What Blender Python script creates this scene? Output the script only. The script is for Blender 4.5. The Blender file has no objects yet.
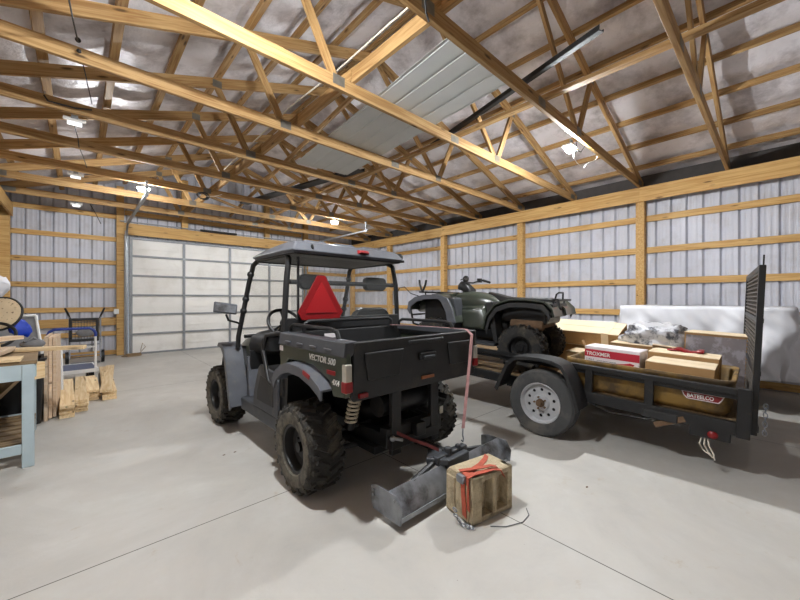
import bpy, bmesh, math, random
from mathutils import Vector, Matrix, noise, Euler
random.seed(7)
C = bpy.context.scene.collection
PI = math.pi
V = Vector

# ------------------------------------------------------------------ helpers
class MB:
    def __init__(s): s.bm = bmesh.new()
    def face(s, vs):
        try: return s.bm.faces.new(vs)
        except ValueError: return None
    def box(s, c, d, rot=None):
        hx, hy, hz = d[0]/2, d[1]/2, d[2]/2
        R = Euler(rot).to_matrix() if rot else Matrix.Identity(3)
        vs = [s.bm.verts.new(V(c) + R @ V((x*hx, y*hy, z*hz))) for z in (-1,1) for x,y in ((-1,-1),(1,-1),(1,1),(-1,1))]
        for f in ((3,2,1,0),(4,5,6,7),(0,1,5,4),(1,2,6,5),(2,3,7,6),(3,0,4,7)): s.face([vs[i] for i in f])
        return s
    def span(s, a, b):                      # box from corner to corner
        return s.box([(a[i]+b[i])/2 for i in range(3)], [abs(b[i]-a[i]) for i in range(3)])
    def loft(s, rings, caps=True, closed=False):
        R = [[s.bm.verts.new(V(p)) for p in r] for r in rings]
        n = len(R[0])
        prs = list(zip(R, R[1:])) + ([(R[-1], R[0])] if closed else [])
        for a, b in prs:
            for i in range(n):
                j = (i+1) % n
                s.face([a[i], a[j], b[j], b[i]])
        if caps and not closed:
            s.face(R[0][::-1]); s.face(R[-1])
        return s
    def tube(s, pts, r, n=10, closed=False):
        pts = [V(p) for p in pts]
        m = len(pts)
        rr = r if isinstance(r, (list, tuple)) else [r]*m
        T = []
        for i in range(m):
            if closed: t = pts[(i+1)%m]-pts[i-1]
            else: t = pts[min(i+1,m-1)]-pts[max(i-1,0)]
            T.append(t.normalized())
        up = V((0,0,1)) if abs(T[0].z) < .9 else V((1,0,0))
        N = (up - T[0]*up.dot(T[0])).normalized()
        rings = []
        for i in range(m):
            N = (N - T[i]*N.dot(T[i])).normalized()
            B = T[i].cross(N)
            rings.append([pts[i] + (N*math.cos(2*PI*k/n) + B*math.sin(2*PI*k/n))*rr[i] for k in range(n)])
        return s.loft(rings, True, closed)
    def cyl(s, a, b, r, r2=None, n=16): return s.tube([a, b], [r, r if r2 is None else r2], n)
    def lathe(s, prof, axis='x', c=(0,0,0), n=32, closed=True):
        rings = []
        for k in range(n):
            a = 2*PI*k/n
            ring = []
            for r, h in prof:
                u, w = r*math.cos(a), r*math.sin(a)
                p = {'x':(h,u,w), 'y':(w,h,u), 'z':(u,w,h)}[axis]
                ring.append(V(c)+V(p))
            rings.append(ring)
        R = [[s.bm.verts.new(p) for p in r] for r in rings]
        m = len(prof)
        for k in range(n):
            a, b = R[k], R[(k+1)%n]
            for i in range(m if closed else m-1):
                j = (i+1) % m
                s.face([a[i], a[j], b[j], b[i]])
        return s
    def prism(s, poly, axis, t0, t1):
        def P(a, b, t): return {'x':(t,a,b), 'y':(a,t,b), 'z':(a,b,t)}[axis]
        A = [s.bm.verts.new(P(a,b,t0)) for a,b in poly]; B = [s.bm.verts.new(P(a,b,t1)) for a,b in poly]
        n = len(poly)
        for i in range(n):
            j = (i+1) % n
            s.face([A[i], A[j], B[j], B[i]])
        s.face(A[::-1]); s.face(B)
        return s
    def ball(s, c, r, n=14, m=8):
        r = r if isinstance(r, (tuple, list)) else (r,r,r)
        rings = []
        for i in range(1, m):
            t = PI*i/m
            rings.append([(c[0]+r[0]*math.sin(t)*math.cos(2*PI*k/n), c[1]+r[1]*math.sin(t)*math.sin(2*PI*k/n), c[2]-r[2]*math.cos(t)) for k in range(n)])
        return s.loft(rings)
    def ribbon(s, pts, wv, th=.003):         # flat strap along pts; wv is the width vector
        pts = [V(p) for p in pts]; wv = V(wv)
        rings = []
        for i, p in enumerate(pts):
            t = (pts[min(i+1,len(pts)-1)]-pts[max(i-1,0)]).normalized()
            nrm = t.cross(wv).normalized()*th/2
            rings.append([p-wv/2-nrm, p+wv/2-nrm, p+wv/2+nrm, p-wv/2+nrm])
        return s.loft(rings)
    def strip(s, path, x0, x1, th, crown=.0, nx=6, lip=0):   # a sheet swept along (y,z) path between x0 and x1
        n = len(path)
        def layer(off):
            L = []
            for i, (y, z) in enumerate(path):
                a = path[max(i-1,0)]; b = path[min(i+1,n-1)]
                t = V((b[0]-a[0], b[1]-a[1])).normalized()
                nr = V((-t.y, t.x))
                row = []
                for k in range(nx+1):
                    f = k/nx; x = x0+(x1-x0)*f
                    dr = -crown*(2*f-1)**2 - (lip if k == 0 else 0)
                    row.append(V((x, y+nr.x*(off+dr), z+nr.y*(off+dr))))
                L.append(row)
            return L
        A, B = layer(0), layer(-th)
        rings = [a + b[::-1] for a, b in zip(A, B)]
        return s.loft(rings)
    def build(s, name, m, parent=None, bevel=0, ang=35, seg=2, flip=False):
        bmesh.ops.recalc_face_normals(s.bm, faces=s.bm.faces[:])
        me = bpy.data.meshes.new(name)
        s.bm.to_mesh(me); s.bm.free()
        me.materials.append(m)
        me.shade_smooth()
        me.set_sharp_from_angle(angle=math.radians(ang))
        o = bpy.data.objects.new(name, me); C.objects.link(o)
        if parent: o.parent = parent
        if bevel:
            b = o.modifiers.new('bevel', 'BEVEL'); b.width = bevel; b.segments = seg; b.limit_method = 'ANGLE'; b.angle_limit = math.radians(40)
            b.harden_normals = True
        return o

def tag(o, label=None, cat=None, group=None, kind=None):
    if label: o['label'] = label
    if cat: o['category'] = cat
    if group: o['group'] = group
    if kind: o['kind'] = kind
    return o
def thing(name, label, cat, loc=(0,0,0), rot=(0,0,0), group=None):
    o = bpy.data.objects.new(name, None); C.objects.link(o); o.empty_display_size = .1
    o.location = loc; o.rotation_euler = rot
    return tag(o, label, cat, group)
def at(px, py, Y=None, X=None, Z=None):      # a point of the place on one of its planes
    u, v = (px-400)/350, (299-py)/350
    dx, dy = SA+u*CA, CA-u*SA
    d = Y/dy if Y is not None else X/dx if X is not None else (Z-1.45)/v
    return V((d*dx, d*dy, 1.45+v*d))
AY = math.radians(42.6); SA, CA = math.sin(AY), math.cos(AY)

def lin(r, g, b): 
    f = lambda c: (c/255/12.92) if c/255 <= .04045 else ((c/255+.055)/1.055)**2.4
    return (f(r), f(g), f(b), 1)

# ------------------------------------------------------------------ materials
def mat(name, rgb, rough=.6, metal=0, var=.12, scale=8, bump=0, bscale=60, dirt=None, dscale=4, dlo=.5, dhi=.7, spec=.5, stretch=None, coat=0):
    m = bpy.data.materials.new(name); m.use_nodes = True
    nt = m.node_tree; N = nt.nodes; L = nt.links
    b = N['Principled BSDF']
    b.inputs['Roughness'].default_value = rough; b.inputs['Metallic'].default_value = metal
    b.inputs['Specular IOR Level'].default_value = spec
    if coat: b.inputs['Coat Weight'].default_value = coat; b.inputs['Coat Roughness'].default_value = .15
    tc = N.new('ShaderNodeTexCoord'); src = tc.outputs['Object']
    if stretch:
        mp = N.new('ShaderNodeMapping'); mp.inputs['Scale'].default_value = stretch
        L.new(src, mp.inputs[0]); src = mp.outputs[0]
    c = lin(*rgb)
    n1 = N.new('ShaderNodeTexNoise'); n1.inputs['Scale'].default_value = scale; n1.inputs['Detail'].default_value = 5
    L.new(src, n1.inputs['Vector'])
    mx = N.new('ShaderNodeMix'); mx.data_type = 'RGBA'
    mx.inputs[6].default_value = tuple(x*(1-var) for x in c[:3])+(1,); mx.inputs[7].default_value = tuple(min(1,x*(1+var)) for x in c[:3])+(1,)
    mr = N.new('ShaderNodeMapRange'); mr.inputs[1].default_value = .3; mr.inputs[2].default_value = .7
    L.new(n1.outputs[0], mr.inputs[0]); L.new(mr.outputs[0], mx.inputs[0])
    out = mx.outputs[2]
    if dirt:
        n2 = N.new('ShaderNodeTexNoise'); n2.inputs['Scale'].default_value = dscale; n2.inputs['Detail'].default_value = 7; n2.inputs['Roughness'].default_value = .65
        L.new(src, n2.inputs['Vector'])
        r2 = N.new('ShaderNodeMapRange'); r2.inputs[1].default_value = dlo; r2.inputs[2].default_value = dhi
        L.new(n2.outputs[0], r2.inputs[0])
        m2 = N.new('ShaderNodeMix'); m2.data_type = 'RGBA'; m2.inputs[7].default_value = lin(*dirt)
        L.new(r2.outputs[0], m2.inputs[0]); L.new(out, m2.inputs[6]); out = m2.outputs[2]
    L.new(out, b.inputs['Base Color'])
    if bump:
        n3 = N.new('ShaderNodeTexNoise'); n3.inputs['Scale'].default_value = bscale; n3.inputs['Detail'].default_value = 6
        L.new(src, n3.inputs['Vector'])
        bp = N.new('ShaderNodeBump'); bp.inputs['Strength'].default_value = bump; bp.inputs['Distance'].default_value = .02
        L.new(n3.outputs[0], bp.inputs['Height']); L.new(bp.outputs[0], b.inputs['Normal'])
    return m

def wood_mat(name, light, dark, rough=.6):
    m = bpy.data.materials.new(name); m.use_nodes = True
    nt = m.node_tree; N = nt.nodes; L = nt.links; b = N['Principled BSDF']
    b.inputs['Roughness'].default_value = rough; b.inputs['Specular IOR Level'].default_value = .3
    tc = N.new('ShaderNodeTexCoord'); oi = N.new('ShaderNodeObjectInfo')
    ad = N.new('ShaderNodeVectorMath'); ad.operation = 'ADD'
    sc = N.new('ShaderNodeVectorMath'); sc.operation = 'SCALE'; sc.inputs[0].default_value = (37, 19, 23)
    L.new(oi.outputs['Random'], sc.inputs['Scale'])
    L.new(tc.outputs['Object'], ad.inputs[0]); L.new(sc.outputs[0], ad.inputs[1])
    mp = N.new('ShaderNodeMapping'); mp.inputs['Scale'].default_value = (1.1, 22, 22); L.new(ad.outputs[0], mp.inputs[0])
    n1 = N.new('ShaderNodeTexNoise'); n1.inputs['Scale'].default_value = 1.6; n1.inputs['Detail'].default_value = 6; n1.inputs['Distortion'].default_value = .8
    L.new(mp.outputs[0], n1.inputs['Vector'])
    cr = N.new('ShaderNodeValToRGB'); cr.color_ramp.elements[0].position = .34; cr.color_ramp.elements[1].position = .62
    cr.color_ramp.elements[0].color = lin(*dark); cr.color_ramp.elements[1].color = lin(*light)
    L.new(n1.outputs[0], cr.inputs[0])
    # knots
    mk = N.new('ShaderNodeMapping'); mk.inputs['Scale'].default_value = (2.2, 9, 9); L.new(ad.outputs[0], mk.inputs[0])
    vo = N.new('ShaderNodeTexVoronoi'); vo.inputs['Scale'].default_value = 1; L.new(mk.outputs[0], vo.inputs['Vector'])
    rk = N.new('ShaderNodeMapRange'); rk.inputs[1].default_value = .16; rk.inputs[2].default_value = .07; L.new(vo.outputs['Distance'], rk.inputs[0])
    mx = N.new('ShaderNodeMix'); mx.data_type = 'RGBA'; mx.inputs[7].default_value = tuple(x*.35 for x in lin(*dark)[:3])+(1,)
    L.new(rk.outputs[0], mx.inputs[0]); L.new(cr.outputs[0], mx.inputs[6])
    hv = N.new('ShaderNodeHueSaturation')
    rv = N.new('ShaderNodeMapRange'); rv.inputs[3].default_value = .82; rv.inputs[4].default_value = 1.12; L.new(oi.outputs['Random'], rv.inputs[0])
    L.new(rv.outputs[0], hv.inputs['Value']); L.new(mx.outputs[2], hv.inputs['Color']); L.new(hv.outputs[0], b.inputs['Base Color'])
    bp = N.new('ShaderNodeBump'); bp.inputs['Strength'].default_value = .15; L.new(n1.outputs[0], bp.inputs['Height']); L.new(bp.outputs[0], b.inputs['Normal'])
    return m

def emis(name, rgb, strength):
    m = bpy.data.materials.new(name); m.use_nodes = True
    b = m.node_tree.nodes['Principled BSDF']
    b.inputs['Base Color'].default_value = (.8,.8,.8,1); b.inputs['Emission Color'].default_value = (*rgb,1); b.inputs['Emission Strength'].default_value = strength
    return m

M = {}
M['pine'] = wood_mat('pine', (184,150,102), (148,110,66))
M['pine_wall'] = wood_mat('pine_wall', (210,172,112), (184,140,80))
M['lumber'] = wood_mat('lumber', (236,212,172), (212,178,130))
M['plywood'] = wood_mat('plywood', (222,198,172), (205,176,145))
M['oldwood'] = wood_mat('oldwood', (156,132,100), (114,92,66))
M['siding'] = mat('siding', (196,197,206), .45, .0, .04, 3, dirt=(180,178,182), dscale=2.2)
M['doorwhite'] = mat('doorwhite', (232,229,224), .5, 0, .03, 4, dirt=(214,209,201), dscale=1.3, bump=.05, bscale=25)
M['galv'] = mat('galv', (150,153,156), .4, .7, .15, 14)
M['plate'] = mat('plate', (118,114,106), .5, .5, .15, 14)
M['doorrail'] = mat('doorrail', (138,140,143), .5, .4, .1, 10)
M['blackplastic'] = mat('blackplastic', (32,32,33), .55, 0, .15, 12, dirt=(58,54,48), dscale=5, dlo=.55, dhi=.8)
M['black'] = mat('black', (20,20,21), .5, 0, .2, 20)
M['blacksteel'] = mat('blacksteel', (30,30,31), .45, .2, .2, 12, dirt=(70,58,46), dscale=6, dlo=.6, dhi=.8)
M['greyplastic'] = mat('greyplastic', (86,88,94), .42, 0, .1, 10, dirt=(112,108,102), dscale=7, dlo=.55, dhi=.85)
M['darkgrey'] = mat('darkgrey', (58,60,64), .5, 0, .12, 12, dirt=(90,86,80), dscale=6, dlo=.58, dhi=.85)
M['olive'] = mat('olive', (57,63,49), .35, 0, .1, 6, dirt=(92,88,70), dscale=5, dlo=.58, dhi=.85, coat=.15)
M['atvgreen'] = mat('atvgreen', (58,63,54), .28, 0, .1, 5, dirt=(104,102,88), dscale=4, dlo=.6, dhi=.9, coat=.3)
M['tire'] = mat('tire', (40,39,38), .85, 0, .2, 15, dirt=(98,88,72), dscale=6, dlo=.5, dhi=.75, bump=.3)
M['maroon'] = mat('maroon', (92,34,32), .8, 0, .1, 20)
M['sidewall'] = mat('sidewall', (104,99,88), .9, 0, .12, 10, dirt=(66,62,56), dscale=12, dlo=.45, dhi=.62)
M['meshgrey'] = mat('meshgrey', (82,76,70), .6, .2, .15, 12)
M['muddy'] = mat('muddy', (46,44,41), .9, 0, .2, 15, dirt=(96,88,74), dscale=5, dlo=.48, dhi=.72, bump=.4)
M['roadtire'] = mat('roadtire', (66,66,66), .8, 0, .1, 12, dirt=(96,92,86), dscale=3, bump=.1)
M['rimsilver'] = mat('rimsilver', (178,178,180), .45, .15, .05, 10, dirt=(165,158,148), dscale=8, dlo=.62, dhi=.9)
M['red'] = mat('red', (132,15,19), .4, 0, .08, 10)
M['redtriangle'] = mat('redtriangle', (152,15,21), .45, 0, .05, 10)
M['redborder'] = mat('redborder', (128,14,18), .35, 0, .05, 10)
M['orange'] = mat('orange', (178,84,62), .8, 0, .15, 30)
M['pinkstrap'] = mat('pinkstrap', (168,126,124), .8, 0, .15, 30)
M['amber'] = mat('amber', (140,80,42), .4, 0, .1, 10)
M['lenswhite'] = mat('lenswhite', (170,166,154), .25, 0, .05, 10)
M['white'] = mat('white', (232,232,230), .5, 0, .03, 10)
M['concrete_block'] = mat('concrete_block', (190,174,144), .9, 0, .15, 10, dirt=(120,104,78), dscale=9, dlo=.5, dhi=.75, bump=.6, bscale=90)
M['cardboard'] = mat('cardboard', (166,130,86), .8, 0, .06, 5, dirt=(144,110,70), dscale=3)
M['cardtop'] = mat('cardtop', (222,202,170), .8, 0, .05, 5)
M['boxgrey'] = mat('boxgrey', (128,120,122), .7, 0, .1, 6, dirt=(158,152,158), dscale=9, dlo=.5, dhi=.6)
M['yellowrust'] = mat('yellowrust', (150,118,60), .65, 0, .18, 4, dirt=(84,68,48), dscale=3.2, dlo=.40, dhi=.60)
M['spring'] = mat('spring', (196,184,160), .6, 0, .1, 10)
M['sheet'] = mat('sheet', (214,214,219), .75, 0, .03, 4)
M['steel'] = mat('steel', (138,141,146), .38, .55, .2, 12, dirt=(70,66,62), dscale=5)
M['bluepaint'] = mat('bluepaint', (178,194,200), .6, 0, .07, 6, dirt=(130,140,142), dscale=8, dlo=.6, dhi=.8)
M['blue'] = mat('blue', (34,58,140), .45, 0, .1, 8)
M['bluetarp'] = mat('bluetarp', (28,64,186), .5, 0, .12, 8)
M['cartdeck'] = mat('cartdeck', (84,92,116), .6, 0, .1, 8)
M['chairgrey'] = mat('chairgrey', (112,112,114), .8, 0, .1, 20)
M['floral'] = mat('floral', (206,184,150), .8, 0, .1, 6, dirt=(96,70,56), dscale=26, dlo=.58, dhi=.66)
M['cable'] = mat('cable', (24,24,25), .6, 0, .1, 10)
M['whitecable'] = mat('whitecable', (214,206,190), .5, 0, .05, 10)
M['paneldull'] = mat('paneldull', (196,198,196), .5, 0, .04, 3)
M['textwhite'] = mat('textwhite', (222,222,218), .6, 0, .02, 5)
M['redprint'] = mat('redprint', (178,28,50), .6, 0, .05, 5)
M['whiteprint'] = mat('whiteprint', (222,214,216), .6, 0, .03, 5)
M['rust'] = mat('rust', (108,84,62), .9, 0, .25, 12)
M['led'] = emis('led', (.94,.975,1.0), 1)          # strength set below
# ------------------------------------------------------------------ the shell
XL, XR, YF, YB = -1.1, 7.9, -4.6, 11.5     # inner faces of the posts and the two end walls
XC, HALF = 3.4, 4.5
def zb(x): return 5.12 - abs(x-XC)/3        # underside of the top chords
def struct(o): o['kind'] = 'structure'; return o

def floor_mat():
    m = bpy.data.materials.new('concrete_floor'); m.use_nodes = True
    nt = m.node_tree; N = nt.nodes; L = nt.links; b = N['Principled BSDF']
    tc = N.new('ShaderNodeTexCoord'); src = tc.outputs['Object']
    def nz(scale, detail=6, rough=.6, dist=0):
        n = N.new('ShaderNodeTexNoise'); n.inputs['Scale'].default_value = scale; n.inputs['Detail'].default_value = detail
        n.inputs['Roughness'].default_value = rough; n.inputs['Distortion'].default_value = dist
        L.new(src, n.inputs['Vector']); return n.outputs[0]
    def rng(s, a, c, lo=0, hi=1):
        r = N.new('ShaderNodeMapRange'); r.inputs[1].default_value = a; r.inputs[2].default_value = c; r.inputs[3].default_value = lo; r.inputs[4].default_value = hi
        L.new(s, r.inputs[0]); return r.outputs[0]
    def mix(fac, a, c):
        x = N.new('ShaderNodeMix'); x.data_type = 'RGBA'
        L.new(fac, x.inputs[0])
        for i, q in ((6, a), (7, c)):
            if isinstance(q, tuple): x.inputs[i].default_value = q
            else: L.new(q, x.inputs[i])
        return x.outputs[2]
    def mth(op, a, c):
        x = N.new('ShaderNodeMath'); x.operation = op
        for i, q in ((0, a), (1, c)):
            if isinstance(q, (int, float)): x.inputs[i].default_value = q
            else: L.new(q, x.inputs[i])
        return x.outputs[0]
    base = mix(rng(nz(.9, 8, .65, .6), .35, .68), lin(176,172,166), lin(200,197,191))
    base = mix(rng(nz(5, 8, .7), .4, .75), base, lin(186,181,173))
    base = mix(mth('MULTIPLY', rng(nz(2.4, 5, .75, 1.2), .60, .72), rng(nz(14, 4, .7), .45, .65, 0, .55)), base, lin(158,132,88))
    base = mix(mth('MULTIPLY', rng(nz(26, 3, .6), .74, .78), .6), base, lin(100,92,82))
    sep = N.new('ShaderNodeSeparateXYZ'); L.new(src, sep.inputs[0])
    dx = mth('PINGPONG', mth('SUBTRACT', sep.outputs[0], 2.11), 3.05/2)
    dy = mth('PINGPONG', mth('SUBTRACT', sep.outputs[1], 2.52), 3.05/2*1.0)
    # pingpong folds about multiples of the half spacing: use the distance to the joint only
    dx = mth('ABSOLUTE', mth('WRAP', mth('SUBTRACT', sep.outputs[0], 2.11), 1.525), 0)
    for nd in nt.nodes:
        if nd.type == 'MATH' and nd.operation == 'WRAP': nd.inputs[2].default_value = -1.525
    dy = mth('ABSOLUTE', mth('SUBTRACT', sep.outputs[1], 2.52), 0)
    dy2 = mth('ABSOLUTE', mth('SUBTRACT', sep.outputs[1], 7.02), 0)
    joint = rng(mth('MINIMUM', dx, mth('MINIMUM', dy, dy2)), .0042, .0026)
    col = mix(joint, base, lin(72,66,60))
    L.new(col, b.inputs['Base Color'])
    L.new(rng(nz(3, 6), .3, .7, .42, .6), b.inputs['Roughness'])
    b.inputs['Specular IOR Level'].default_value = .35
    bp = N.new('ShaderNodeBump'); bp.inputs['Strength'].default_value = .12; bp.inputs['Distance'].default_value = .01
    L.new(nz(40, 5), bp.inputs['Height']); L.new(bp.outputs[0], b.inputs['Normal'])
    return m
M['floor'] = floor_mat()
struct(MB().span((XL-.3, YF-.2, -.12), (XR+.3, YB+.3, 0)).build('floor', M['floor']))

# ribbed sheet metal walls: real ribs every nine inches
def siding(name, along, pos, out, a0, a1, z0f, z1f):
    mb = MB(); P = .2286; r = .045; prof = []
    a = a0
    while a < a1:
        prof += [(a+.022, 0), (a+.05, 0), (a+.06, .004), (a+.09, .004), (a+.10, 0), (a+.13, 0), (a+.14, .004), (a+.17, .004), (a+.18, 0), (a+.202, 0), (a+.205, r), (a+.221, r)]
        a += P
    prof = [(min(q, a1), d) for q, d in prof]
    lo, hi = [], []
    for q, d in prof:
        p = pos + out*d
        lo.append((p, q, z0f(q)) if along == 'y' else (q, p, z0f(q)))
        hi.append((p, q, z1f(q)) if along == 'y' else (q, p, z1f(q)))
    A = [mb.bm.verts.new(p) for p in lo]; B = [mb.bm.verts.new(p) for p in hi]
    for i in range(len(A)-1):
        mb.face([A[i], A[i+1], B[i+1], B[i]])
    return struct(mb.build(name, M['siding'], ang=20))
SX = .19                                     # siding stands this far behind the posts' faces
siding('wall_right', 'y', XR+SX, 1, YF-.2, YB+.25, lambda q: 0, lambda q: 3.55)
siding('wall_left', 'y', XL-SX, -1, YF-.2, YB+.25, lambda q: 0, lambda q: 3.75)
DX0, DX1, DZ = .98, 5.86, 3.06
siding('wall_back', 'x', YB+SX, 1, XL-.25, XR+.25, lambda q: (DZ+.05 if DX0 < q < DX1 else 0), lambda q: zb(q)+.28)
siding('wall_front', 'x', YF-SX, -1, XL-.25, XR+.25, lambda q: 0, lambda q: zb(q)+.28)

# foil faced insulation under the roof sheets, sagging between the purlins
M['eave'] = mat('eave', (72,68,66), .8)  # dark grey stands in for the shade under the eaves
def insulation_mat():
    m = mat('insulation', (226,221,224), .42, .12, .1, 2.2, dirt=(158,150,152), dscale=1.9, dlo=.46, dhi=.70, bump=.55, bscale=22)
    return m
M['insul'] = insulation_mat()
PUR = [.22 + .594*i for i in range(8)]       # purlin positions, distance in x from each eave inwards
def roof(name):
    mb = MB()
    for sgn in (-1, 1):
        NX, NY = 92, 190
        g = []
        for i in range(NX+1):
            dxc = HALF+.35 - (HALF+.35)*i/NX          # distance from ridge
            x = XC + sgn*dxc
            e = HALF - dxc                             # distance from eave
            k = (e - PUR[0])/.594
            sag = .045*abs(math.sin(PI*k))**.7 if e > 0 else 0
            row = []
            for j in range(NY+1):
                y = YF-.2 + (YB+.45-YF)*j/NY
                w = noise.noise(V((x*1.6, y*1.1, 3.1)))*.028 + noise.noise(V((x*5, y*3.2, 8.2)))*.014
                w *= min(1, .25+abs(math.sin(PI*k)))
                tr = .02*math.exp(-((y+.02) % 1.22/.1)**2)
                row.append(mb.bm.verts.new((x, y, zb(x)+.15+.09 + .05 - sag + w + tr)))
            g.append(row)
        for i in range(NX):
            for j in range(NY):
                mb.face([g[i][j], g[i+1][j], g[i+1][j+1], g[i][j+1]])
    return mb.build(name, M['insul'], ang=180)
struct(roof('ceiling'))

# ------------------------------------------------------------------ timber
def beam(name, p0, p1, w, h, m, parent=None, up=(0,0,1), bevel=.003, slope=None):
    """a board from p0 to p1 (centre line), w across, h along 'up'; its own x axis runs along the grain"""
    p0, p1 = V(p0), V(p1); d = p1-p0; L = d.length
    x = d.normalized(); u = V(up); u = (u - x*u.dot(x)).normalized(); y = u.cross(x)
    mb = MB().box((L/2,0,0), (L, w, h))
    o = mb.build(name, m, parent, bevel)
    o.matrix_basis = Matrix(((x.x,y.x,u.x,p0.x),(x.y,y.y,u.y,p0.y),(x.z,y.z,u.z,p0.z),(0,0,0,1)))
    return o
ORD = ['first','second','third','fourth','fifth','sixth','seventh','eighth','ninth','tenth','eleventh','twelfth','thirteenth','fourteenth','fifteenth','sixteenth']

# strips closing the header-to-roof gap, eave shade painted in as dark colour
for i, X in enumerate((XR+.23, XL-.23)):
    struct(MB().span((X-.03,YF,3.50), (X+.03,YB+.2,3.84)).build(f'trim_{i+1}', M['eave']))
# posts
for side, X, face in (('wall behind the trailer', XR, 1), ('wall behind the workbench', XL, -1)):
    for i, Y in enumerate((11.44, 9.2, 6.75, 4.29, 1.82, -.65, -3.1)):
        o = MB().box((0,0,1.78), (.15, .14, 3.56)).build('wall_post', M['pine_wall'], None, .004)
        # grain along the post
        o.location = (X+face*.075, Y, 0)
        tag(o, f'upright timber post on the {side}, {ORD[i]} counted from the overhead-door wall', 'post', 'timber wall posts')
for i, (X, h, z0) in enumerate(((.80, 3.95, 0), (6.02, 3.6, 0), (2.25, 4.5, 3.42), (4.62, 4.5, 3.42))):
    z1 = zb(X)+.1
    o = MB().box((0,0,(z0+z1)/2), (.15, .14, z1-z0)).build('door_post', M['pine_wall'], None, .004)
    o.location = (X, YB+.075, 0)
    tag(o, ['upright timber post on the workbench side of the overhead door', 'upright timber post on the trailer side of the overhead door', 'short gable stud over the overhead door, nearer the workbench', 'short gable stud over the overhead door, nearer the trailer'][i], 'post', 'posts of the overhead-door wall')
# headers under the trusses
for side, X, f in (('wall behind the trailer', XR-.0, -1), ('wall behind the workbench', XL+.0, 1)):
    for i, (y0, y1, dz) in enumerate(((6.75, 11.5, -.02), (1.82, 6.75, 0), (-4.6, 1.82, .0))):
        o = beam('header_beam', (X+f*.02, y0, 3.435+dz), (X+f*.02, y1, 3.435+dz), .04, .27, M['pine_wall'])
        tag(o, f'wide timber header along the top of the {side}, {ORD[i]} length from the overhead-door wall', 'beam', 'headers carrying the trusses')
o = beam('door_header', (.72, YB-.02, 3.27), (6.1, YB-.02, 3.27), .04, .30, M['pine_wall'])
tag(o, 'wide timber header spanning above the white overhead door', 'beam')
# girts
GZ = [.08, .57, 1.185, 1.79, 2.385, 2.99]
for side, X, f in (('behind the trailer', XR, 1), ('behind the workbench', XL, -1)):
    for i, z in enumerate(GZ):
        o = beam('wall_girt', (X+f*.165, YF, z), (X+f*.165, YB+.15, z), .04, .115, M['pine_wall'])
        tag(o, f'horizontal timber girt on the wall {side}, {ORD[i]} up from the floor', 'girt', 'wall girts')
for i, z in enumerate(GZ + [3.58]):
    o = beam('wall_girt', (XL-.05, YB+.165, z), (.8, YB+.165, z), .04, .115, M['pine_wall'])
    tag(o, f'short horizontal girt between the corner and the overhead door, {ORD[i]} up from the floor', 'girt', 'wall girts')
    o = beam('wall_girt', (6.02, YB+.165, z), (XR+.05, YB+.165, z), .04, .115, M['pine_wall'])
    tag(o, f'short horizontal girt on the trailer side of the overhead door, {ORD[i]} up from the floor', 'girt', 'wall girts')
for i, z in enumerate((3.72, 4.25)):
    w = (zb(XC)-z)*3 + .1
    o = beam('wall_girt', (max(XC-w, .9), YB+.165, z), (min(XC+w, 5.9), YB+.165, z), .04, .115, M['pine_wall'])
    tag(o, f'long gable girt high above the overhead door, {["lower", "upper"][i]} of the two', 'girt', 'gable girts')
o = beam('spare_board', (XL+.28, YB+.12, .86), (.72, YB+.12, .88), .04, .2, M['pine_wall']); tag(o, 'wide board fixed low on the wall behind the hand truck', 'board')

# roof trusses
TY = [1.82 + 1.225*k for k in range(-5, 8)]
def make_truss(Y):
    r = thing('roof_truss', 'x', 'truss', (XC, Y, 3.57), (0,0,0), 'wooden roof trusses')
    T = .045
    s = math.hypot(1, 1/3)
    nx, nz_ = -1/3/s, 1/s                           # normal of the left slope
    beam('bottom_chord', (-HALF-.05,0,.07), (HALF+.05,0,.07), T, .13, M['pine'], r)
    za = zb(XC)-3.57
    for sg in (-1, 1):
        e = HALF+.15
        z_e = za - e/3
        c = .07*s
        beam('top_chord', (sg*e,0,z_e+c), (sg*.01,0,za+c-.003), T-.002, .14, M['pine'], r)
        def tz(x): return za-abs(x)/3+.03
        beam('web', (sg*1.5,0,.10), (sg*1.93,0,tz(1.93)), T-.006, .085, M['pine'], r, up=(1,0,.3))
        beam('web', (sg*1.42,0,.10), (sg*.06,0,tz(.06)), T-.008, .085, M['pine'], r, up=(1,0,.3))
        for x, z, wx, hz in ((sg*1.46, .09, .14, .10), (sg*1.93, tz(1.93)+.03, .12, .10), (sg*(HALF-.08), .08, .2, .09)):
            MB().box((x,0,z), (wx,T+.006,hz)).build('gusset_plate', M['plate'], r)
    MB().box((0,0,za+.05), (.2,T+.006,.12)).build('gusset_plate', M['plate'], r)
    MB().box((0.4,0,.07), (.16,T+.006,.09)).build('gusset_plate', M['plate'], r)
    return r
def copy_tree(o, parent=None):
    c = o.copy(); C.objects.link(c)
    if parent: c.parent = parent
    for ch in list(o.children): copy_tree(ch, c)
    return c
proto = make_truss(TY[0]); trusses = [proto]
for Y in TY[1:]:
    c = copy_tree(proto); c.location = (XC, Y, 3.57); trusses.append(c)
for i, t in enumerate(reversed(trusses)):
    t['label'] = f'wooden roof truss spanning the building, {ORD[i]} counted from the overhead-door wall'
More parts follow.
